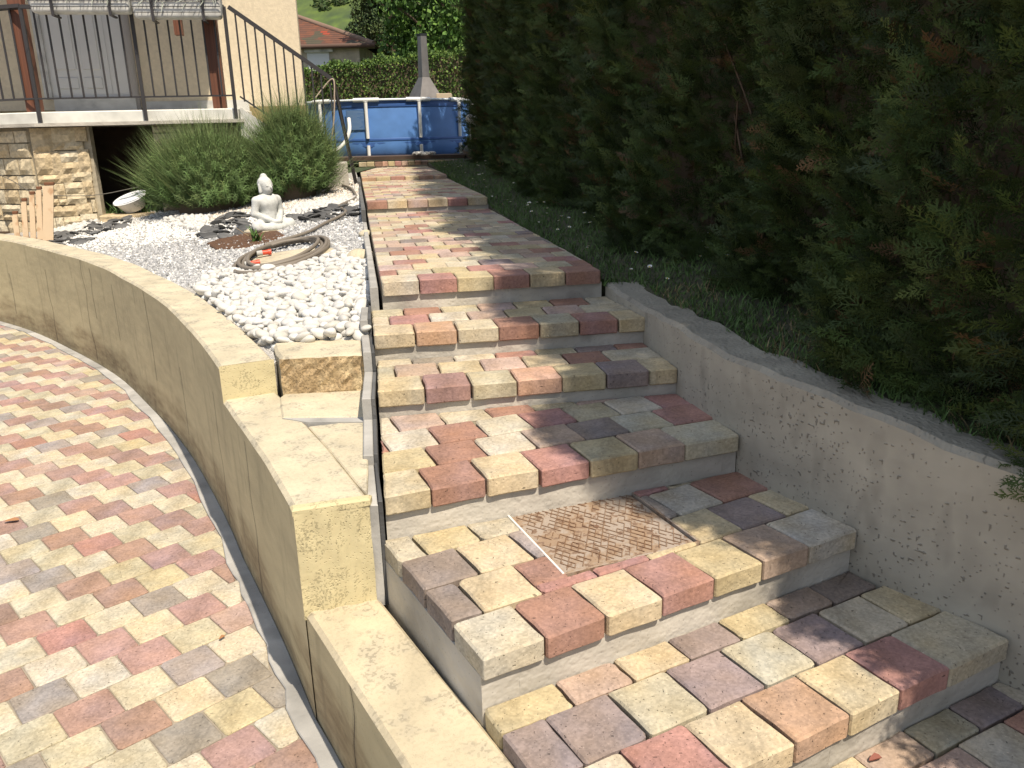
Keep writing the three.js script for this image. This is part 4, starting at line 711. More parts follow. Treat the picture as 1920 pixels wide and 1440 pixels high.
// planter boxes hung on the railing
{
  const mPl = mat(lin(.70, .71, .69), { map: dtex(128, 128, (u, v) => .8 + .2 * fbm(u, v, 8, 4), true, 3, 3), roughness: .6 }), zb = zS + .13;
  const planter = (pxa, pxb, pyb, label) => {
    const x0 = Xh(pxa, zb, 20), x1 = Xh(pxb, zb, 20), y0 = Yh((pxa + pxb) / 2, pyb, zb), L = thing('planter_box', label, 'planter', 'planters hung on the railing', null, V((x0 + x1) / 2, y0, zb)); const w = (x1 - x0) / 2;
    const t = []; const c = (s, y, z) => [s, y, z]; part('trough', boxUV((() => { const g = new RoundedBoxGeometry(2 * w, .2, .19, 3, .03); const p = g.attributes.position; for (let i = 0; i < p.count; i++) { const k = 1 + .22 * (p.getY(i) / .2); p.setX(i, p.getX(i) * (1 + .04 * p.getY(i) / .2)); p.setZ(i, p.getZ(i) * k); } g.translate(0, .1, 0); g.computeVertexNormals(); return g; })()), mPl, L);
    for (const y of [.05, .1, .15]) part('rack_wire', cyl(V(-w, y, .108), V(w, y, .108), .004, .004, 5), mSteelBlack, L);
    for (const x of [-w * .55, w * .6]) part('rack_hook', merge([box(x - .012, x + .012, -.03, .22, .1, .115), box(x - .012, x + .012, -.03, -.015, -.11, .1)]), mSteelBlack, L);
    instanced('trailing_leaves', blade(.12, .007, .08), mLeaf, 260, (o, i, cc) => { o.position.set(rr(-w, w), .19 + rr(-.05, .03), rr(-.07, .1)); o.rotation.set(rr(-.5, 1.8), rr(-1, 1), rr(-.6, .6)); const s = rr(.6, 1.3); o.scale.set(s, s, s); const f = rr(.7, 1.2); cc.setRGB(.30 * f, .33 * f, .28 * f); }, L);
  };
  planter(62, 248, 26, 'white planter box hung on the railing nearest the corner post'); planter(252, 416, 36, 'white planter box hung on the railing next to the stair');
}
// things at the foot of the house
{
  const p = onH(254, 389, zP - .1); const bsn = thing('white_basin', 'white plastic basin lying in the dark opening under the terrace', 'basin', null, null, V(p.x, p.y - .02, p.z));
  const pr = [[.0, .0], [.1, 0], [.125, .01], [.19, .15], [.21, .155], [.208, .165], [.18, .16], [.112, .02], [0, .016]].map(([r, y]) => new THREE.Vector2(r, y)); const m = part('bowl', new THREE.LatheGeometry(pr, 28), mat(lin(.72, .74, .76), { roughness: .4, side: THREE.DoubleSide }), bsn); m.scale.set(.85, .85, .65); m.rotation.set(.3, .3, .25);
  part('rim', new THREE.TorusGeometry(.2, .01, 6, 28).rotateX(Math.PI / 2).translate(0, .162, 0).scale(1, 1, .75), mat(lin(.72, .74, .76), { roughness: .4 }), m);
  const rp = thing('ribbed_panel', 'weathered cream ribbed panel with rusty edges standing behind the wall', 'panel'); const mRp = mat(lin(.72, .60, .47), { map: dtex(256, 256, (u, v) => { const r = Math.max(0, fbm(u, v, 6, 4) - .62) * 2; return [.95 - .3 * r, .92 - .5 * r, .86 - .6 * r]; }, true, 2, 2), roughness: .7 }), mRu = mat(lin(.16, .07, .035), { roughness: .9 }); const z = -8.55;
  const tops = [[28, 400, 34, 444], [45, 376, 50, 446], [60, 363, 64, 448], [73, 354, 77, 450], [92, 346, 92, 452]];
  tops.forEach(([xt, yt, xb, yb], i) => { const a = onH(xt, yt, z + i * .03), b = onH(xb, yb, z + i * .03), w = i === 4 ? .075 : .036; const t = [a.x, a.y, a.z, a.x - w / 2, a.y - .03, a.z - .07]; const g = merge([bar(V(b.x, b.y, b.z), V(a.x, a.y, a.z), w, .014), bar(V(b.x - w * .62, b.y, b.z - .03), V(a.x - w * .62, a.y - .02, a.z - .03), .014, .07)]); const s = part('rib', g, mRp, rp); part('rusty_end', merge([rbox(a.x - w / 2 - .003, a.x + w / 2 + .003, a.y - .006, a.y + .02, a.z - .03, a.z + .012, .006), rbox(b.x - w / 2 - .004, b.x + w / 2 + .004, b.y - .04, b.y + .008, b.z - .03, b.z + .014, .006)]), mRu, s); });
  solo('slack_wire', tube([onH(-20, 318, -9.1), onH(25, 340, -9.05), onH(64, 362, -9.0), onH(120, 367, -9.1), onH(185, 365, -9.2), onH(262, 350, -9.3)], .004, 60, 5), mat(lin(.14, .13, .11)), 'thin slack wire stretched in front of the stone pier', 'wire');
}

for (const o of scene.children.slice(houseStart)) o.applyMatrix4(new THREE.Matrix4().makeRotationY(HAZ));
{ const p = onH(550, 300, -8.98).applyAxisAngle(V(0, 1, 0), HAZ); p.y = gy(p.x, p.z); lavender('taller lavender bush growing against the white stair stringer', p, [.34, .26], 1.2, 2800, .0); }
// ---------------------------------------------------------------- lawn beside the path and upper garden
const RWf = crv([[.436, -3.77], ...RW.slice(1)], 40);
const wallX = (z) => { for (let i = 0; i < RWf.length - 1; i++) if (z <= RWf[i + 1][1]) { const k = (z - RWf[i][1]) / (RWf[i + 1][1] - RWf[i][1]); return RWf[i][0] + (RWf[i + 1][0] - RWf[i][0]) * Math.max(0, k); } return 2.1; };
const edgeX = (z) => { if (z > -3.74) return wallX(z) + .135; return -.549 + .985 * .984 + (z + 3.566 + .18 * .985) * .1765 + .004; };
const LV = [[-30, 1.19], [-12.6, 1.17], [-9.8, 1.075], [-6.8, 1.0], [-4.5, .945], [-3.7, .915], [-3.2, .885], [-2.6, .88], [-2.2, .865], [-1.9, .80], [-1.3, .72], [0, .62], [3, .5]];
const lawnY = (x, z) => { let y = .5; for (let i = 0; i < LV.length - 1; i++) if (z <= LV[i + 1][0]) { const k = Math.max(0, (z - LV[i][0]) / (LV[i + 1][0] - LV[i][0])); y = LV[i][1] + (LV[i + 1][1] - LV[i][1]) * k; break; } const e = Math.max(0, x - edgeX(z)); return y + Math.min(.1, e * .06) + .012 * Math.sin(x * 7 + z * 3) * Math.min(1, e * 4); };
{
  const t = [], zs = []; for (let z = 2; z > -12.75; z -= .22) zs.push(z); const M = 14; const pt = (z, j) => { const x = edgeX(z) + (j / M) ** 1.6 * 6; return [x, lawnY(x, z), z]; };
  for (let i = 0; i < zs.length - 1; i++) for (let j = 0; j < M; j++) { const A = pt(zs[i], j), B = pt(zs[i], j + 1), C = pt(zs[i + 1], j + 1), D = pt(zs[i + 1], j); t.push(...A, ...B, ...C, ...A, ...C, ...D); }
  for (let i = 0; i < zs.length - 1; i++) { const A = pt(zs[i], 0), D = pt(zs[i + 1], 0); t.push(...A, ...D, D[0], .4, D[2], ...A, D[0], .4, D[2], A[0], .4, A[2]); }
  const g = mergeVertices(fromTris(t), 1e-4); g.computeVertexNormals();
  const lawn = solo('lawn', boxUV(g), mGrassGround, 'shaded strip of lawn between the path and the tall hedge', 'lawn', null, 'structure');
  const bl = blade(.042, .003, .022); const spots = [];
  for (let i = 0; i < 24000; i++) { const z = -1.5 - 11 * rnd() ** 1.6, x = edgeX(z) + .005 + rnd() ** 1.25 * .95; spots.push([x, z]); }
  instanced('grass_blades', bl, mLeaf, spots.length, (o, i, c) => { const [x, z] = spots[i]; o.position.set(x, lawnY(x, z) - .004, z); o.rotation.set(rr(-.7, .7), rr(0, 6.28), rr(-.5, .5)); const s = rr(.5, 1.15) * (rnd() < .06 ? 1.7 : 1); o.scale.set(1.1, s, s); const dry = z > -3.6 && rnd() < .14 + .2 * Math.sin(x * 9 + z * 5); const f = rr(.7, 1.3); if (dry) c.setRGB(.22 * f, .17 * f, .08 * f); else c.setRGB(.075 * f, .135 * f, .032 * f); }, lawn);
  const up = solo('upper_lawn', boxUV(merge([new THREE.PlaneGeometry(22, 33).rotateX(-Math.PI / 2).translate(-2, 1.178, -29.2), new THREE.PlaneGeometry(.9, 1.8).rotateX(-Math.PI / 2).translate(-2.35, 1.13, -11.8)])), mat(lin(.07, .10, .03), { map: mGrassGround.map }), 'flat upper lawn around the pool behind the path', 'lawn', null, 'structure');
}
// daisies
{
  const stem = cyl(V(0, 0, 0), V(.005, .075, 0), .0012, .0012, 4), mS = mat(lin(.07, .13, .03)), mP = mat(lin(.82, .82, .80), { side: THREE.DoubleSide }), mY = mat(lin(.7, .5, .04));
  const pet = []; for (let i = 0; i < 12; i++) { const a = i / 12 * 6.283, c = Math.cos, s = Math.sin; const q = (r, d) => [c(a + d) * r, .078 + (r > .008 ? .003 : 0), s(a + d) * r]; pet.push(...q(.004, -.2), ...q(.012, .2), ...q(.012, -.2), ...q(.004, -.2), ...q(.004, .2), ...q(.012, .2)); }
  const pg = fromTris(pet), yg = new THREE.SphereGeometry(.0045, 8, 5).scale(1, .6, 1).translate(.004, .08, 0); let proto;
  for (let i = 0; i < 90; i++) {
    const z = i < 55 ? -3.6 - 3.6 * rnd() : -6.5 - 5 * rnd(), x = edgeX(z) + .06 + rnd() * .75; const p = V(x, lawnY(x, z) - .01, z);
    let d; if (!proto) { d = proto = thing('daisy', 'small white daisy in the shaded grass strip beside the path', 'daisy', 'daisies in the grass beside the path'); part('stem', stem, mS, d); part('petals', pg, mP, d); part('flower_centre', yg, mY, d); } else d = copyOf(proto);
    d.position.copy(p); d.rotation.set(rr(-.3, .5), rr(0, 6), rr(-.4, .4)); const s = rr(.6, 1.0); d.scale.setScalar(s);
  }
}
// ---------------------------------------------------------------- tall hedge on the right
const HL = [[1.44, -1.02], [1.24, -1.9], [.92, -3.8], [.57, -5.8], [.08, -9.5], [-.38, -13.0], [-.55, -14.6]];
const hcurve = new THREE.CatmullRomCurve3(HL.map((p) => V(p[0], 0, p[1]))); const HTOP = 4.8, hTop = (z) => HTOP - .75 * Math.max(0, 1 - (-z - 1.02) / .7);
{
  const hedge = thing('tall_hedge', 'tall dark green conifer hedge shading the right side of the path', 'hedge');
  // inner mass of the hedge: dark branch wood
  const pts = hcurve.getSpacedPoints(60).map((p) => [p.x, p.z]); const I0 = offs(pts, .36), I1 = offs(pts, 1.3);
  part('inner_branches', boxUV(prism([...I0, ...I1.slice().reverse()],   .75, (x, z) => hTop(z) - .2)), mat(lin(.17, .125, .08), { roughness: 1, map: cementMap }), hedge);
  // flat feathery spray of scale leaves: curved stem, alternating branchlets that fork again
  const makeSpray = (sd) => {
    const t = []; let q0 = sd * 991; const r = (a, b) => { q0 = (q0 * 16807) % 2147483647; return a + (b - a) * (q0 / 2147483647); };
    const tri = (a, b, w) => { const dx = b[0] - a[0], dy = b[1] - a[1], l = Math.hypot(dx, dy) || 1, nx = -dy / l * w, ny = dx / l * w; t.push(a[0] - nx, a[1] - ny, a[2], a[0] + nx, a[1] + ny, a[2], b[0], b[1], b[2]); };
    const bend = r(-.18, .18), stem = (y) => [bend * y * y, y, -.16 * y * y]; for (let i = 0; i < 4; i++) tri(stem(i / 4), stem((i + 1) / 4), .012);
    for (let i = 0; i < 9; i++) for (const s of [-1, 1]) {
      const y = .08 + i * .095 + r(-.02, .02), l = (.44 * (1 - i / 10.5)) * r(.7, 1.15); if (r(0, 1) < .08) continue; const a = stem(y), an = r(.62, .95), ex = s * Math.sin(an), ey = Math.cos(an), zz = r(-.05, .05); const b = [a[0] + ex * l, a[1] + ey * l, a[2] - .14 * l + zz]; tri(a, b, .013);
      for (let k = 0; k < 3; k++) { const f = .28 + k * .24, m = [a[0] + ex * l * f, a[1] + ey * l * f, a[2] + (b[2] - a[2]) * f], sl = l * (.46 - .1 * k); for (const u of [-1, 1]) { const a2 = an * s + u * r(.45, .8); tri(m, [m[0] + Math.sin(a2) * sl, m[1] + Math.cos(a2) * sl, m[2] + r(-.03, .02)], .0115); } }
    }
    return fromTris(t);
  };
  const list = []; const L = hcurve.getLength();
  const sect = (n, u0, u1, len) => { for (let i = 0; i < n; i++) list.push([u0 + (u1 - u0) * rnd(), rnd(), len]); };
  // u along the curve by arc length
  const uz = (z) => { let a = 0, b = 1; for (let i = 0; i < 30; i++) { const m = (a + b) / 2; if (hcurve.getPointAt(m).z > z) a = m; else b = m; } return a; };
  sect(2600, 0, uz(-1.0), .22); sect(19000, uz(-1.0), uz(-4.6), .135); sect(14500, uz(-4.6), uz(-9), .16); sect(12000, uz(-9), 1, .18); for (let i = 0; i < 2200; i++) list.push([0, rnd(), .22, rr(0, 1.25)]);
  const cols = [[.036, .062, .011], [.052, .086, .014], [.032, .052, .013], [.08, .11, .021]];
  const leafFill = (list) => (o, i, c) => {
    const [u, v, len, cap] = list[i]; const p = hcurve.getPointAt(u), tg = hcurve.getTangentAt(u); const n = V(tg.z, 0, -tg.x); if (n.x > 0) n.negate();
    const y0 = Math.max(.78, lawnY(p.x, Math.min(p.z, 1.9)) - .02), ht = hTop(p.z), hgt = ht - y0, onTop = rnd() < .08; const y = onTop ? ht + rr(-.15, .08) : y0 + hgt * v ** 1.12;
    const bump = .10 * Math.sin(p.z * 2.6 + y * 1.1) + .08 * Math.sin(p.z * 5.9 - y * 3.1) + .05 * Math.sin(p.z * 11 + y * 9); let dep = -.20 + bump + .17 * rnd() ** .7; const low = Math.max(0, 1 - (y - y0) / .5); dep += .05 * low; dep -= .05 * Math.max(0, y - 3.6); if (onTop) dep = -rr(0, .9); if (cap !== undefined) dep = -cap;
    o.position.copy(p).addScaledVector(n, dep); o.position.y = y; if (cap !== undefined) o.position.addScaledVector(tg, -rr(-.1, .12));
    const dir = V(0, 0, 0).addScaledVector(n, rr(.35, 1)).addScaledVector(tg, rr(-.75, .75)); dir.y = rr(-.15, .95); dir.normalize();
    const side = V(rr(-1, 1), rr(-1, 1), rr(-1, 1)).addScaledVector(n, .0); const zax = side.cross(dir).normalize().multiplyScalar(1); zax.addScaledVector(n, .55).addScaledVector(dir, -zax.dot(dir)).normalize(); zax.addScaledVector(dir, -zax.dot(dir)).normalize(); const xax = dir.clone().cross(zax);
    o.quaternion.setFromRotationMatrix(new THREE.Matrix4().makeBasis(xax, dir, zax)); const s = len * rr(.6, 1.3); o.scale.set(s * rr(.8, 1.15), s, s);
    const k = rnd(); let q = cols[k < .4 ? 0 : k < .75 ? 1 : k < .93 ? 2 : 3]; const f = rr(.75, 1.25); if (rnd() < .05) q = [.12, .07, .03]; c.setRGB(q[0] * f, q[1] * f, q[2] * f);
  };
  for (let v = 0; v < 3; v++) { const sub = list.filter((_, i) => i % 3 === v); instanced('foliage', makeSpray(v + 3), mLeaf, sub.length, leafFill(sub), hedge); }
  for (let i = 0; i < 30; i++) { const u = uz(rr(-4.6, -1.6)), p = hcurve.getPointAt(u), tg = hcurve.getTangentAt(u), n = V(tg.z, 0, -tg.x); if (n.x > 0) n.negate(); const a = p.clone().addScaledVector(n, -.24), y0 = lawnY(p.x, p.z) + rr(.0, .9); a.y = y0; const b = a.clone().addScaledVector(n, rr(.04, .16)).addScaledVector(tg, rr(-.25, .25)); b.y += rr(.25, .7); const m = a.clone().lerp(b, .5); m.x += rr(-.05, .05); m.z += rr(-.05, .05); part('branch', tube([a, m, b], rr(.003, .006), 8, 5), mat(lin(.12, .08, .05)), hedge); }
}
// ---------------------------------------------------------------- pool
{
  const R = 1.6, F0 = onZ(712, 288, -15.2), cz = -16.8, cx = onZ(727, 250, cz).x, y0 = 1.2, y1 = Yp(711, 187, -15.2); const pool = thing('round_pool', 'round blue above-ground pool with white metal frame', 'pool', null, null, V(cx, y0, cz)); const h = y1 - y0;
  const mL = mat(lin(.11, .26, .62), { roughness: .45, map: dtex(256, 256, (u, v) => .86 + .14 * fbm(u, v, 6, 4), true, 1, 1) }), mLd = mat(lin(.045, .12, .36), { roughness: .45 }), mWf = mat(lin(.78, .79, .78), { roughness: .35 });
  const prof = [[R - .06, 0], [R - .01, .06], [R + .015, .2], [R, .5], [R - .03, h - .1], [R - .045, h - .02]].map(([r, y]) => new THREE.Vector2(r, y)); part('liner', boxUV(new THREE.LatheGeometry(prof, 72)), mat(mL.color, { map: mL.map, roughness: .45, side: THREE.DoubleSide }), pool);
  part('top_sleeve', new THREE.LatheGeometry([[R - .03, h - .13], [R - .012, h - .11], [R - .015, h - .03], [R - .03, h - .015]].map(([a, b]) => new THREE.Vector2(a, b)), 72), mat(lin(.045, .12, .36), { roughness: .45, side: THREE.DoubleSide }), pool);
  part('lower_band', new THREE.LatheGeometry([[R + .014, .27], [R + .02, .275], [R + .02, .31], [R + .013, .315]].map(([a, b]) => new THREE.Vector2(a, b)), 72), mLd, pool);
  part('water', new THREE.CylinderGeometry(R - .07, R - .07, .01, 64).translate(0, h - .12, 0), new THREE.MeshPhysicalMaterial({ color: lin(.12, .35, .5), roughness: .05 }), pool);
  const n = 11; for (let i = 0; i < n; i++) {
    const a = (-4.5 + i * 360 / n) * Math.PI / 180, sx = Math.sin(a), cz2 = Math.cos(a), rx = R + .035; part('leg', cyl(V(sx * rx, .315, cz2 * rx), V(sx * rx, h - .04, cz2 * rx), .03, .03, 10), mWf, pool); part('leg_foot', cyl(V(sx * rx, 0, cz2 * rx), V(sx * rx, .2, cz2 * rx), .03, .03, 10), mWf, pool);
    const arc = (a0, a1, r, rad, y, k = 8) => { const p = []; for (let j = 0; j <= k; j++) { const t = a0 + (a1 - a0) * j / k; p.push(V(Math.sin(t) * r, y, Math.cos(t) * r)); } return tube(p, rad, k * 2, 8); };
    part('top_rail', arc(a + .13, a + 2 * Math.PI / n - .13, R, .02, h), mat(lin(.66, .72, .78), { roughness: .4 }), pool); part('joint', arc(a - .14, a + .14, R, .036, h), mWf, pool);
    const tri = (s) => { const q = (t, y) => [Math.sin(a + t) * (R + .02), y, Math.cos(a + t) * (R + .02)]; return fromTris([...q(0, .25), ...q(s * .19, .245), ...q(0, .16)]); }; part('strap', merge([tri(1), tri(-1)]), mat(mLd.color, { side: THREE.DoubleSide, roughness: .5 }), pool);
  }
  // printed notice panel on the liner
  { const cv = document.createElement('canvas'); cv.width = 128; cv.height = 128; const x = cv.getContext('2d'); x.fillStyle = '#5f86bd'; x.fillRect(0, 0, 128, 128); x.fillStyle = '#86a4cc'; for (let i = 0; i < 15; i++) x.fillRect(8, 8 + i * 8, 60 + 50 * HT[i * 97], 3); const tx = new THREE.CanvasTexture(cv); tx.colorSpace = THREE.SRGBColorSpace; const g = new THREE.CylinderGeometry(R + .022, R + .022, .33, 8, 1, true, -.31, .23).translate(0, .63, 0); part('printed_notice', g, mat(lin(.7, .7, .7), { map: tx, side: THREE.DoubleSide, roughness: .5 }), pool); }
  part('ground_sheet', boxUV(prism(Array.from({ length: 48 }, (_, i) => [Math.cos(i / 48 * 6.283) * 1.85, Math.sin(i / 48 * 6.283) * 1.85]), -.02, -.004)), mat(lin(.10, .07, .06)), pool);
  const zf = -14.9; solo('pool_hose', tube([onZ(654, 222, zf), onZ(655, 245, zf + .1), onZ(648, 265, zf + .15), onZ(632, 281, zf + .2), onZ(612, 287, zf + .2)], .032, 50, 10), mWf, 'white ribbed filter hose curving down from the pool', 'hose');
  solo('border_plank', box(X(600, -13.4, 292), X(872, -13.4, 292), 1.205, 1.26, -13.9, -13.2), mat(lin(.10, .065, .05), { map: cementMap }), 'dark brown border plank along the pool end of the path', 'plank');
  const wr = thing('white_rubble', 'small heap of white pebbles on the plank before the pool', 'pebbles', null, 'stuff'); const wp = onY(795, 291, 1.26); instanced('stones', pebGeo[0], mPebble[0], 70, (o) => { o.position.set(wp.x + rr(-.16, .16), 1.27 + rr(0, .03), wp.z + rr(-.1, .1)); const r = rr(.02, .04); o.scale.set(r, r * .7, r); }, wr);
  // globe lamps, unlit
  for (const [x, y, r, lb] of [[881, 223, .068, 'white unlit globe garden lamp by the pool, the smaller of two'], [893, 226, .074, 'white unlit globe garden lamp by the pool in front of the hedge']]) { const p = onZ(x, y, -13.6); const g = thing('globe_lamp', lb, 'garden lamp', 'globe lamps by the pool', null, V(p.x, 1.16, p.z)); part('globe', new THREE.SphereGeometry(r, 24, 16).translate(0, p.y - 1.16, 0), mat(lin(.75, .75, .72), { roughness: .3 }), g); part('stem', cyl(V(0, 0, 0), V(0, p.y - 1.16 - r, 0), .012, .012, 8), mat(lin(.5, .5, .48)), g); }
  const rk = solo('grey_rock', lump(2.2, 2, .3), mat(lin(.12, .12, .12), { map: cementMap }), 'grey rock under the globe lamps beside the pool', 'rock'); const pr = onZ(894, 262, -13.7); rk.position.set(pr.x, 1.2, pr.z); rk.scale.set(.2, .22, .16);
}
// stainless barbecue hood behind the pool
{
  const z = -19.3, p0 = onZ(797, 186, z), pT = onZ(794, 68, z), pm2 = onZ(797, 145, z); const g = thing('barbecue', 'stainless steel barbecue with a tall tapered chimney hood behind the pool', 'barbecue', null, null, V(p0.x, 1.18, z)); const b = (y) => y - 1.18; const k = z * -1 / FOC;
  const fr = (y0, r0, y1, r1, dx = 0) => { const q = new THREE.CylinderGeometry(r1, r0, y1 - y0, 4).rotateY(Math.PI / 4 + .62).translate(dx, (y0 + y1) / 2, 0); return boxUV(toCreasedNormals(q.toNonIndexed(), .1)); }; const mSt = mat(lin(.22, .205, .19), { metalness: .6, roughness: .5, map: dtex(128, 128, (u, v) => .8 + .2 * fbm(u, v, 8, 4), true, 1, 1) });
  part('chimney', fr(b(pm2.y), .125, b(pT.y), .10, 0), mSt, g); part('hood', fr(b(p0.y) - .05, .43, b(pm2.y), .125), mSt, g); part('cap', fr(b(pT.y), .1, b(pT.y) + .05, .13), mat(lin(.05, .05, .05)), g); part('firebox', box(-.4, .4, .45, b(p0.y) - .05, -.35, .35), mSt, g); for (const [x, zz] of [[-.35, -.3], [.35, -.3], [-.35, .3], [.35, .3]]) part('leg', box(x - .025, x + .025, 0, .45, zz - .025, zz + .025), mSteelBlack, g);
  const c = onZ(833, 181, z + .3); const bx = thing('garden_box', 'small beige box on a stand beside the barbecue hood', 'box', null, null, V(c.x, 1.18, z + .3)); part('box', rbox(-.16, .16, c.y - 1.18 - .07, c.y - 1.18 + .06, -.15, .15, .01), mat(lin(.5, .4, .28)), bx); part('stand', box(-.12, .12, 0, c.y - 1.25, -.1, .1), mSteelBlack, bx);
}
// ---------------------------------------------------------------- background hedge, neighbour, trees, hill
const leafGeo = fromTris([0, 0, 0, .35, .5, .06, 0, 1, .12, 0, 0, 0, 0, 1, .12, -.35, .5, .06]);
function leafCloud(name, parent, n, size, pos, cols, up = .4) { instanced(name, leafGeo, mLeaf, n, (o, i, c) => { pos(o.position, i); o.quaternion.setFromEuler(new THREE.Euler(rr(0, 6.28), rr(0, 6.28), rr(0, 6.28))); const s = size * rr(.6, 1.3); o.scale.set(s, s, s); const q = cols[Math.floor(rnd() * cols.length)], f = rr(.7, 1.3); c.setRGB(q[0] * f, q[1] * f, q[2] * f); }, parent); }
{
  const z = -20.6, x0 = X(520, z, 150), x1 = X(960, z, 150), tl = Yp(600, 124, z), tr = Yp(850, 93, z), xl = X(600, z, 118), xr = X(850, z, 88); const top = (x) => tl + (tr - tl) * (x - xl) / (xr - xl); const bh = thing('clipped_hedge', 'clipped green hedge closing the garden behind the pool', 'hedge');
  part('inner_branches', boxUV(prism([[x0, z - .12], [x1, z - .12], [x1, z - 1.1], [x0, z - 1.1]], 1.1, (x) => top(x) - .12)), mat(lin(.15, .115, .075), { roughness: 1 }), bh);
  leafCloud('foliage', bh, 26000, .058, (p) => { const x = rr(x0, x1), t = top(x) + .05 * Math.sin(x * 6) + .03 * Math.sin(x * 17); if (rnd() < .35) p.set(x, t - rr(-.05, .12), z + rr(-1.1, .05)); else p.set(x, rr(1.2, t), z + rr(-.12, .06) + .04 * Math.sin(x * 9)); }, [[.06, .12, .02], [.09, .17, .025], [.045, .09, .018], [.13, .20, .03]]);
}
{
  // neighbouring house
  const z = -28, nb = thing('neighbour_house', 'neighbouring house with weathered brown tiled hip roof and white shutter', 'house'); const ey = Yp(625, 84, z), xR = X(701, z, 85), xw = X(690, z, 100), xL = xR - 10; 
  part('wall', box(xL + .4, xw - .3, 1, ey + .02, z - 8, z - .2), mat(lin(.62, .54, .42), { map: cementMap }), nb);
  const pitch = .40, d = 9, hx = d / 2; const rz0 = z, rz1 = z - d, ry = ey + hx * pitch, rx1 = xR - hx, rx0 = xL + hx, e = .12; const A = [xL, ey, rz0], B = [xR, ey, rz0], C = [xR, ey, rz1], D = [xL, ey, rz1], E = [rx0, ry, z - hx], Fq = [rx1, ry, z - hx];
  const tileMap = dtex(256, 256, (u, v, i, j) => { const row = Math.floor(v * 16), col = Math.floor(u * 16 + (row % 2) * .5), h = HT[(row * 197 + (col % 16) * 31) & 65535]; const ed = (v * 16) % 1 < .16 ? .55 : 1, m = fbm(u, v, 6, 4); let c = [.42 + .12 * h, .29 + .05 * h, .23]; if (m > .62) c = [.36, .34, .26]; if (h > .95) c = [.68, .30, .18]; return c.map((q) => q * ed); }, true, .28, .28);
  const rg = fromTris([...A, ...B, ...Fq, ...A, ...Fq, ...E, ...B, ...C, ...Fq, ...C, ...D, ...E, ...C, ...E, ...Fq, ...D, ...A, ...E]); { const p = rg.attributes.position, uv = []; for (let i = 0; i < p.count; i++) { const side = i >= 6 && i < 9 || i >= 15; uv.push(side ? p.getZ(i) : p.getX(i), side ? Math.abs(p.getX(i)) * 1.1 : p.getZ(i) * 1.1); } rg.setAttribute('uv', new THREE.BufferAttribute(new Float32Array(uv), 2)); }
  const roof = part('roof', rg, mat(lin(.62, .58, .55), { map: tileMap, bumpMap: tileMap, bumpScale: .03, side: THREE.DoubleSide }), nb); part('gutter', cyl(V(xL, ey - .04, z + .05), V(xR + .05, ey - .04, z + .05), .07, .07, 8), mat(lin(.10, .06, .045)), roof); part('soffit', box(xL + .05, xR - .05, ey - .09, ey - .06, z - .55, z - .02), mat(lin(.25, .2, .15)), roof);
  const hip = (a, b) => part('ridge_tiles', cyl(V(...a), V(...b), .09, .09, 6), mat(lin(.26, .17, .12), { map: cementMap }), roof); hip(B, Fq); hip(E, Fq);
  const s0 = onZ(571, 90, z - .19), s1 = onZ(626, 98, z - .19), s2 = onZ(618, 116, z - .19); const sh = part('window', box(s0.x + .06, s2.x, s2.y - .8, s1.y, z - .21, z - .17), mat(lin(.66, .68, .70)), nb); part('shutter_box', rbox(s0.x, s1.x, s1.y, s0.y, z - .22, z - .06, .03), mWhite, sh);
}
function tree(name, label, base, h, rx, ry, cy, n, leaf, cols, group) {
  const t = thing(name, label, 'tree', group, null, base); const mT = mat(lin(.10, .075, .05)); part('trunk', tube([V(0, -.2, 0), V(.1, h * .3, .05), V(0, h * .6, 0), V(.05, h * .85, .1)], .14, 10, 7), mT, t);
  for (let i = 0; i < 7; i++) { const a = i * 2.4; part('limb', tube([V(.03, h * (.25 + .07 * i), 0), V(Math.cos(a) * rx * .4, h * (.4 + .06 * i), Math.sin(a) * rx * .4), V(Math.cos(a) * rx * .75, h * (.45 + .07 * i), Math.sin(a) * rx * .75)], .04, 8, 5), mT, t); }
  const cl = []; for (let i = 0; i < 46; i++) { let p; do { p = V(rr(-1, 1), rr(-1, 1), rr(-1, 1)); } while (p.length() > 1 || p.length() < .35); cl.push([p.x * rx, cy + p.y * ry, p.z * rx, rr(.3, .62) * Math.min(rx, ry) * .62]); }
  leafCloud('crown', t, n, leaf, (p) => { const q = cl[Math.floor(rnd() * cl.length)]; let d; do { d = V(rr(-1, 1), rr(-1, 1), rr(-1, 1)); } while (d.length() > 1); d.multiplyScalar(q[3]); p.set(q[0] + d.x, q[1] + d.y * .8, q[2] + d.z); }, cols); return t;
}
const GR = [[.055, .10, .025], [.075, .125, .03], [.04, .075, .02], [.10, .13, .05]], GB2 = [[.08, .17, .025], [.11, .21, .03], [.055, .12, .02]];
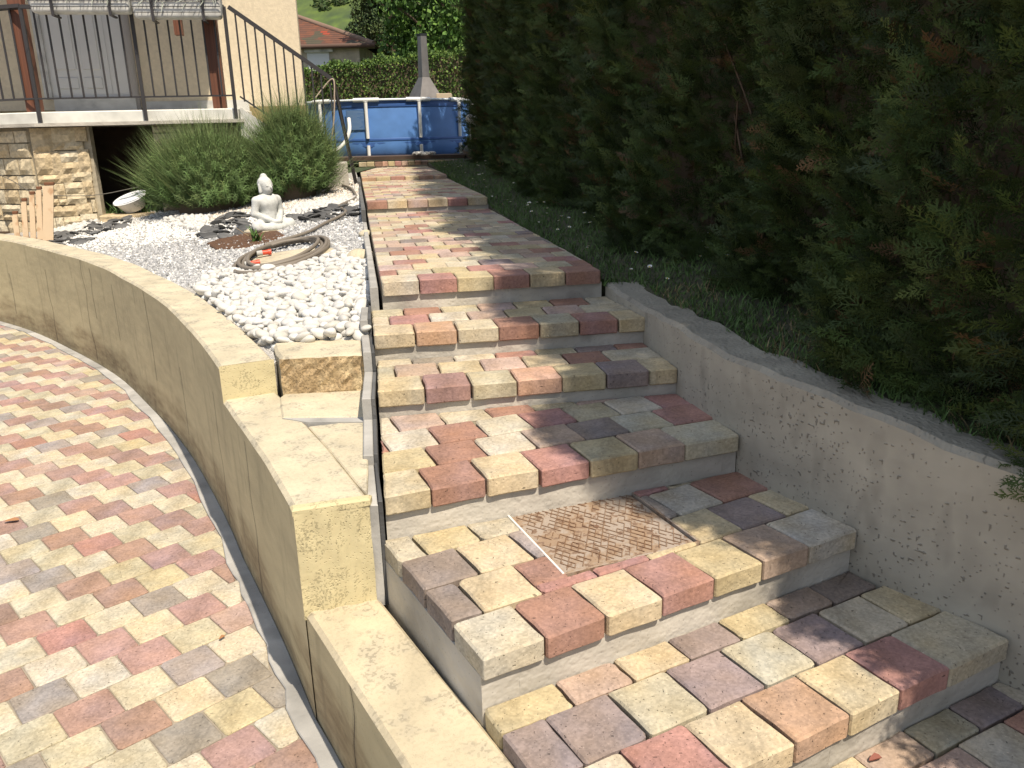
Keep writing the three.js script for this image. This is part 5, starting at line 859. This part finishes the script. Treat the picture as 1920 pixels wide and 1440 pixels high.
{
  const at = (px, z, y) => V(X(px, z, 100), y, z);
  tree('round_tree', 'round grey-green bushy tree behind the clipped hedge', at(738, -33.5, 1.2), 6.2, 1.75, 3.0, 4.3, 15000, .12, GR, 'trees behind the hedge');
  tree('leafy_tree', 'bright green broad-leaved tree rising behind the barbecue', at(832, -27.5, 1.2), 7.5, 2.2, 3.4, 4.6, 15000, .16, GB2, 'trees behind the hedge');
  tree('dark_tree', 'dark green tree in the shade between the leafy trees', at(790, -36, 1.2), 8, 2.4, 3.2, 4.5, 12000, .15, [[.03, .065, .016], [.045, .085, .02]], 'trees behind the hedge');
  tree('leafy_tree', 'bright green broad-leaved tree seen past the end of the tall hedge', at(905, -29, 1.2), 8.5, 2.6, 3.6, 5, 12000, .16, GB2, 'trees behind the hedge');
  // meadow hillside
  const N = 40, t = [], pt = (i, j) => { const x = -60 + 120 * i / N, d = j / N, z = -42 - 170 * d; return [x, 1 + 56 * d + 1.6 * Math.sin(x * .09 + d * 7) * d * 3 + (j === 0 ? -1.2 : 0), z]; };
  for (let i = 0; i < N; i++) for (let j = 0; j < N; j++) { const A = pt(i, j), B = pt(i + 1, j), C = pt(i + 1, j + 1), D = pt(i, j + 1); t.push(...A, ...B, ...C, ...A, ...C, ...D); }
  const hg = mergeVertices(fromTris(t), 1e-3); hg.computeVertexNormals(); const hill = solo('hillside', boxUV(hg), mat(lin(.13, .19, .05), { map: dtex(256, 256, (u, v) => { const a = fbm(u, v, 6, 5), b = fbm(u, v * .4, 40, 3); return [.62 + .5 * (a - .4) + .3 * (b - .5), .66 + .4 * (a - .4) + .3 * (b - .5), .5 + .3 * (a - .4)]; }, true, .05, .05) }), 'sunlit green meadow hillside behind the neighbouring house', 'hillside', null, 'structure');
  const bush = (px, py, d, r, lb) => { const ry = ray(px, py); let k = 0; for (k = 60; k < 260; k += .5) { const z = ry.z * k, y = CAMY + ry.y * k; const dd = (-z - 42) / 170; if (1 + 56 * dd + 1.6 * Math.sin(ry.x * k * .09 + dd * 7) * dd * 3 > y) break; } const p = V(ry.x * k, CAMY + ry.y * k - .3, ry.z * k); const b = thing('meadow_bush', lb, 'bush', 'bushes on the meadow', null, p); part('stem', cyl(V(0, -.5, 0), V(0, r * .6, 0), .08, .04, 6), mWood, b); leafCloud('foliage', b, 500, .35, (q) => { let e; do { e = V(rr(-1, 1), rr(-.3, 1), rr(-1, 1)); } while (e.length() > 1); q.copy(e.multiplyScalar(r)); }, GR); };
  bush(612, 8, 0, 1.3, 'dark round bush high on the meadow slope'); bush(608, 20, 0, .6, 'small dark shrub just below the round bush on the slope'); bush(640, 8, 0, .6, 'small dark shrub beside the trees on the slope');
}
scene.traverse((o) => { if (o.isMesh) { o.castShadow = true; o.receiveShadow = true; } });
renderer.render(scene, camera);
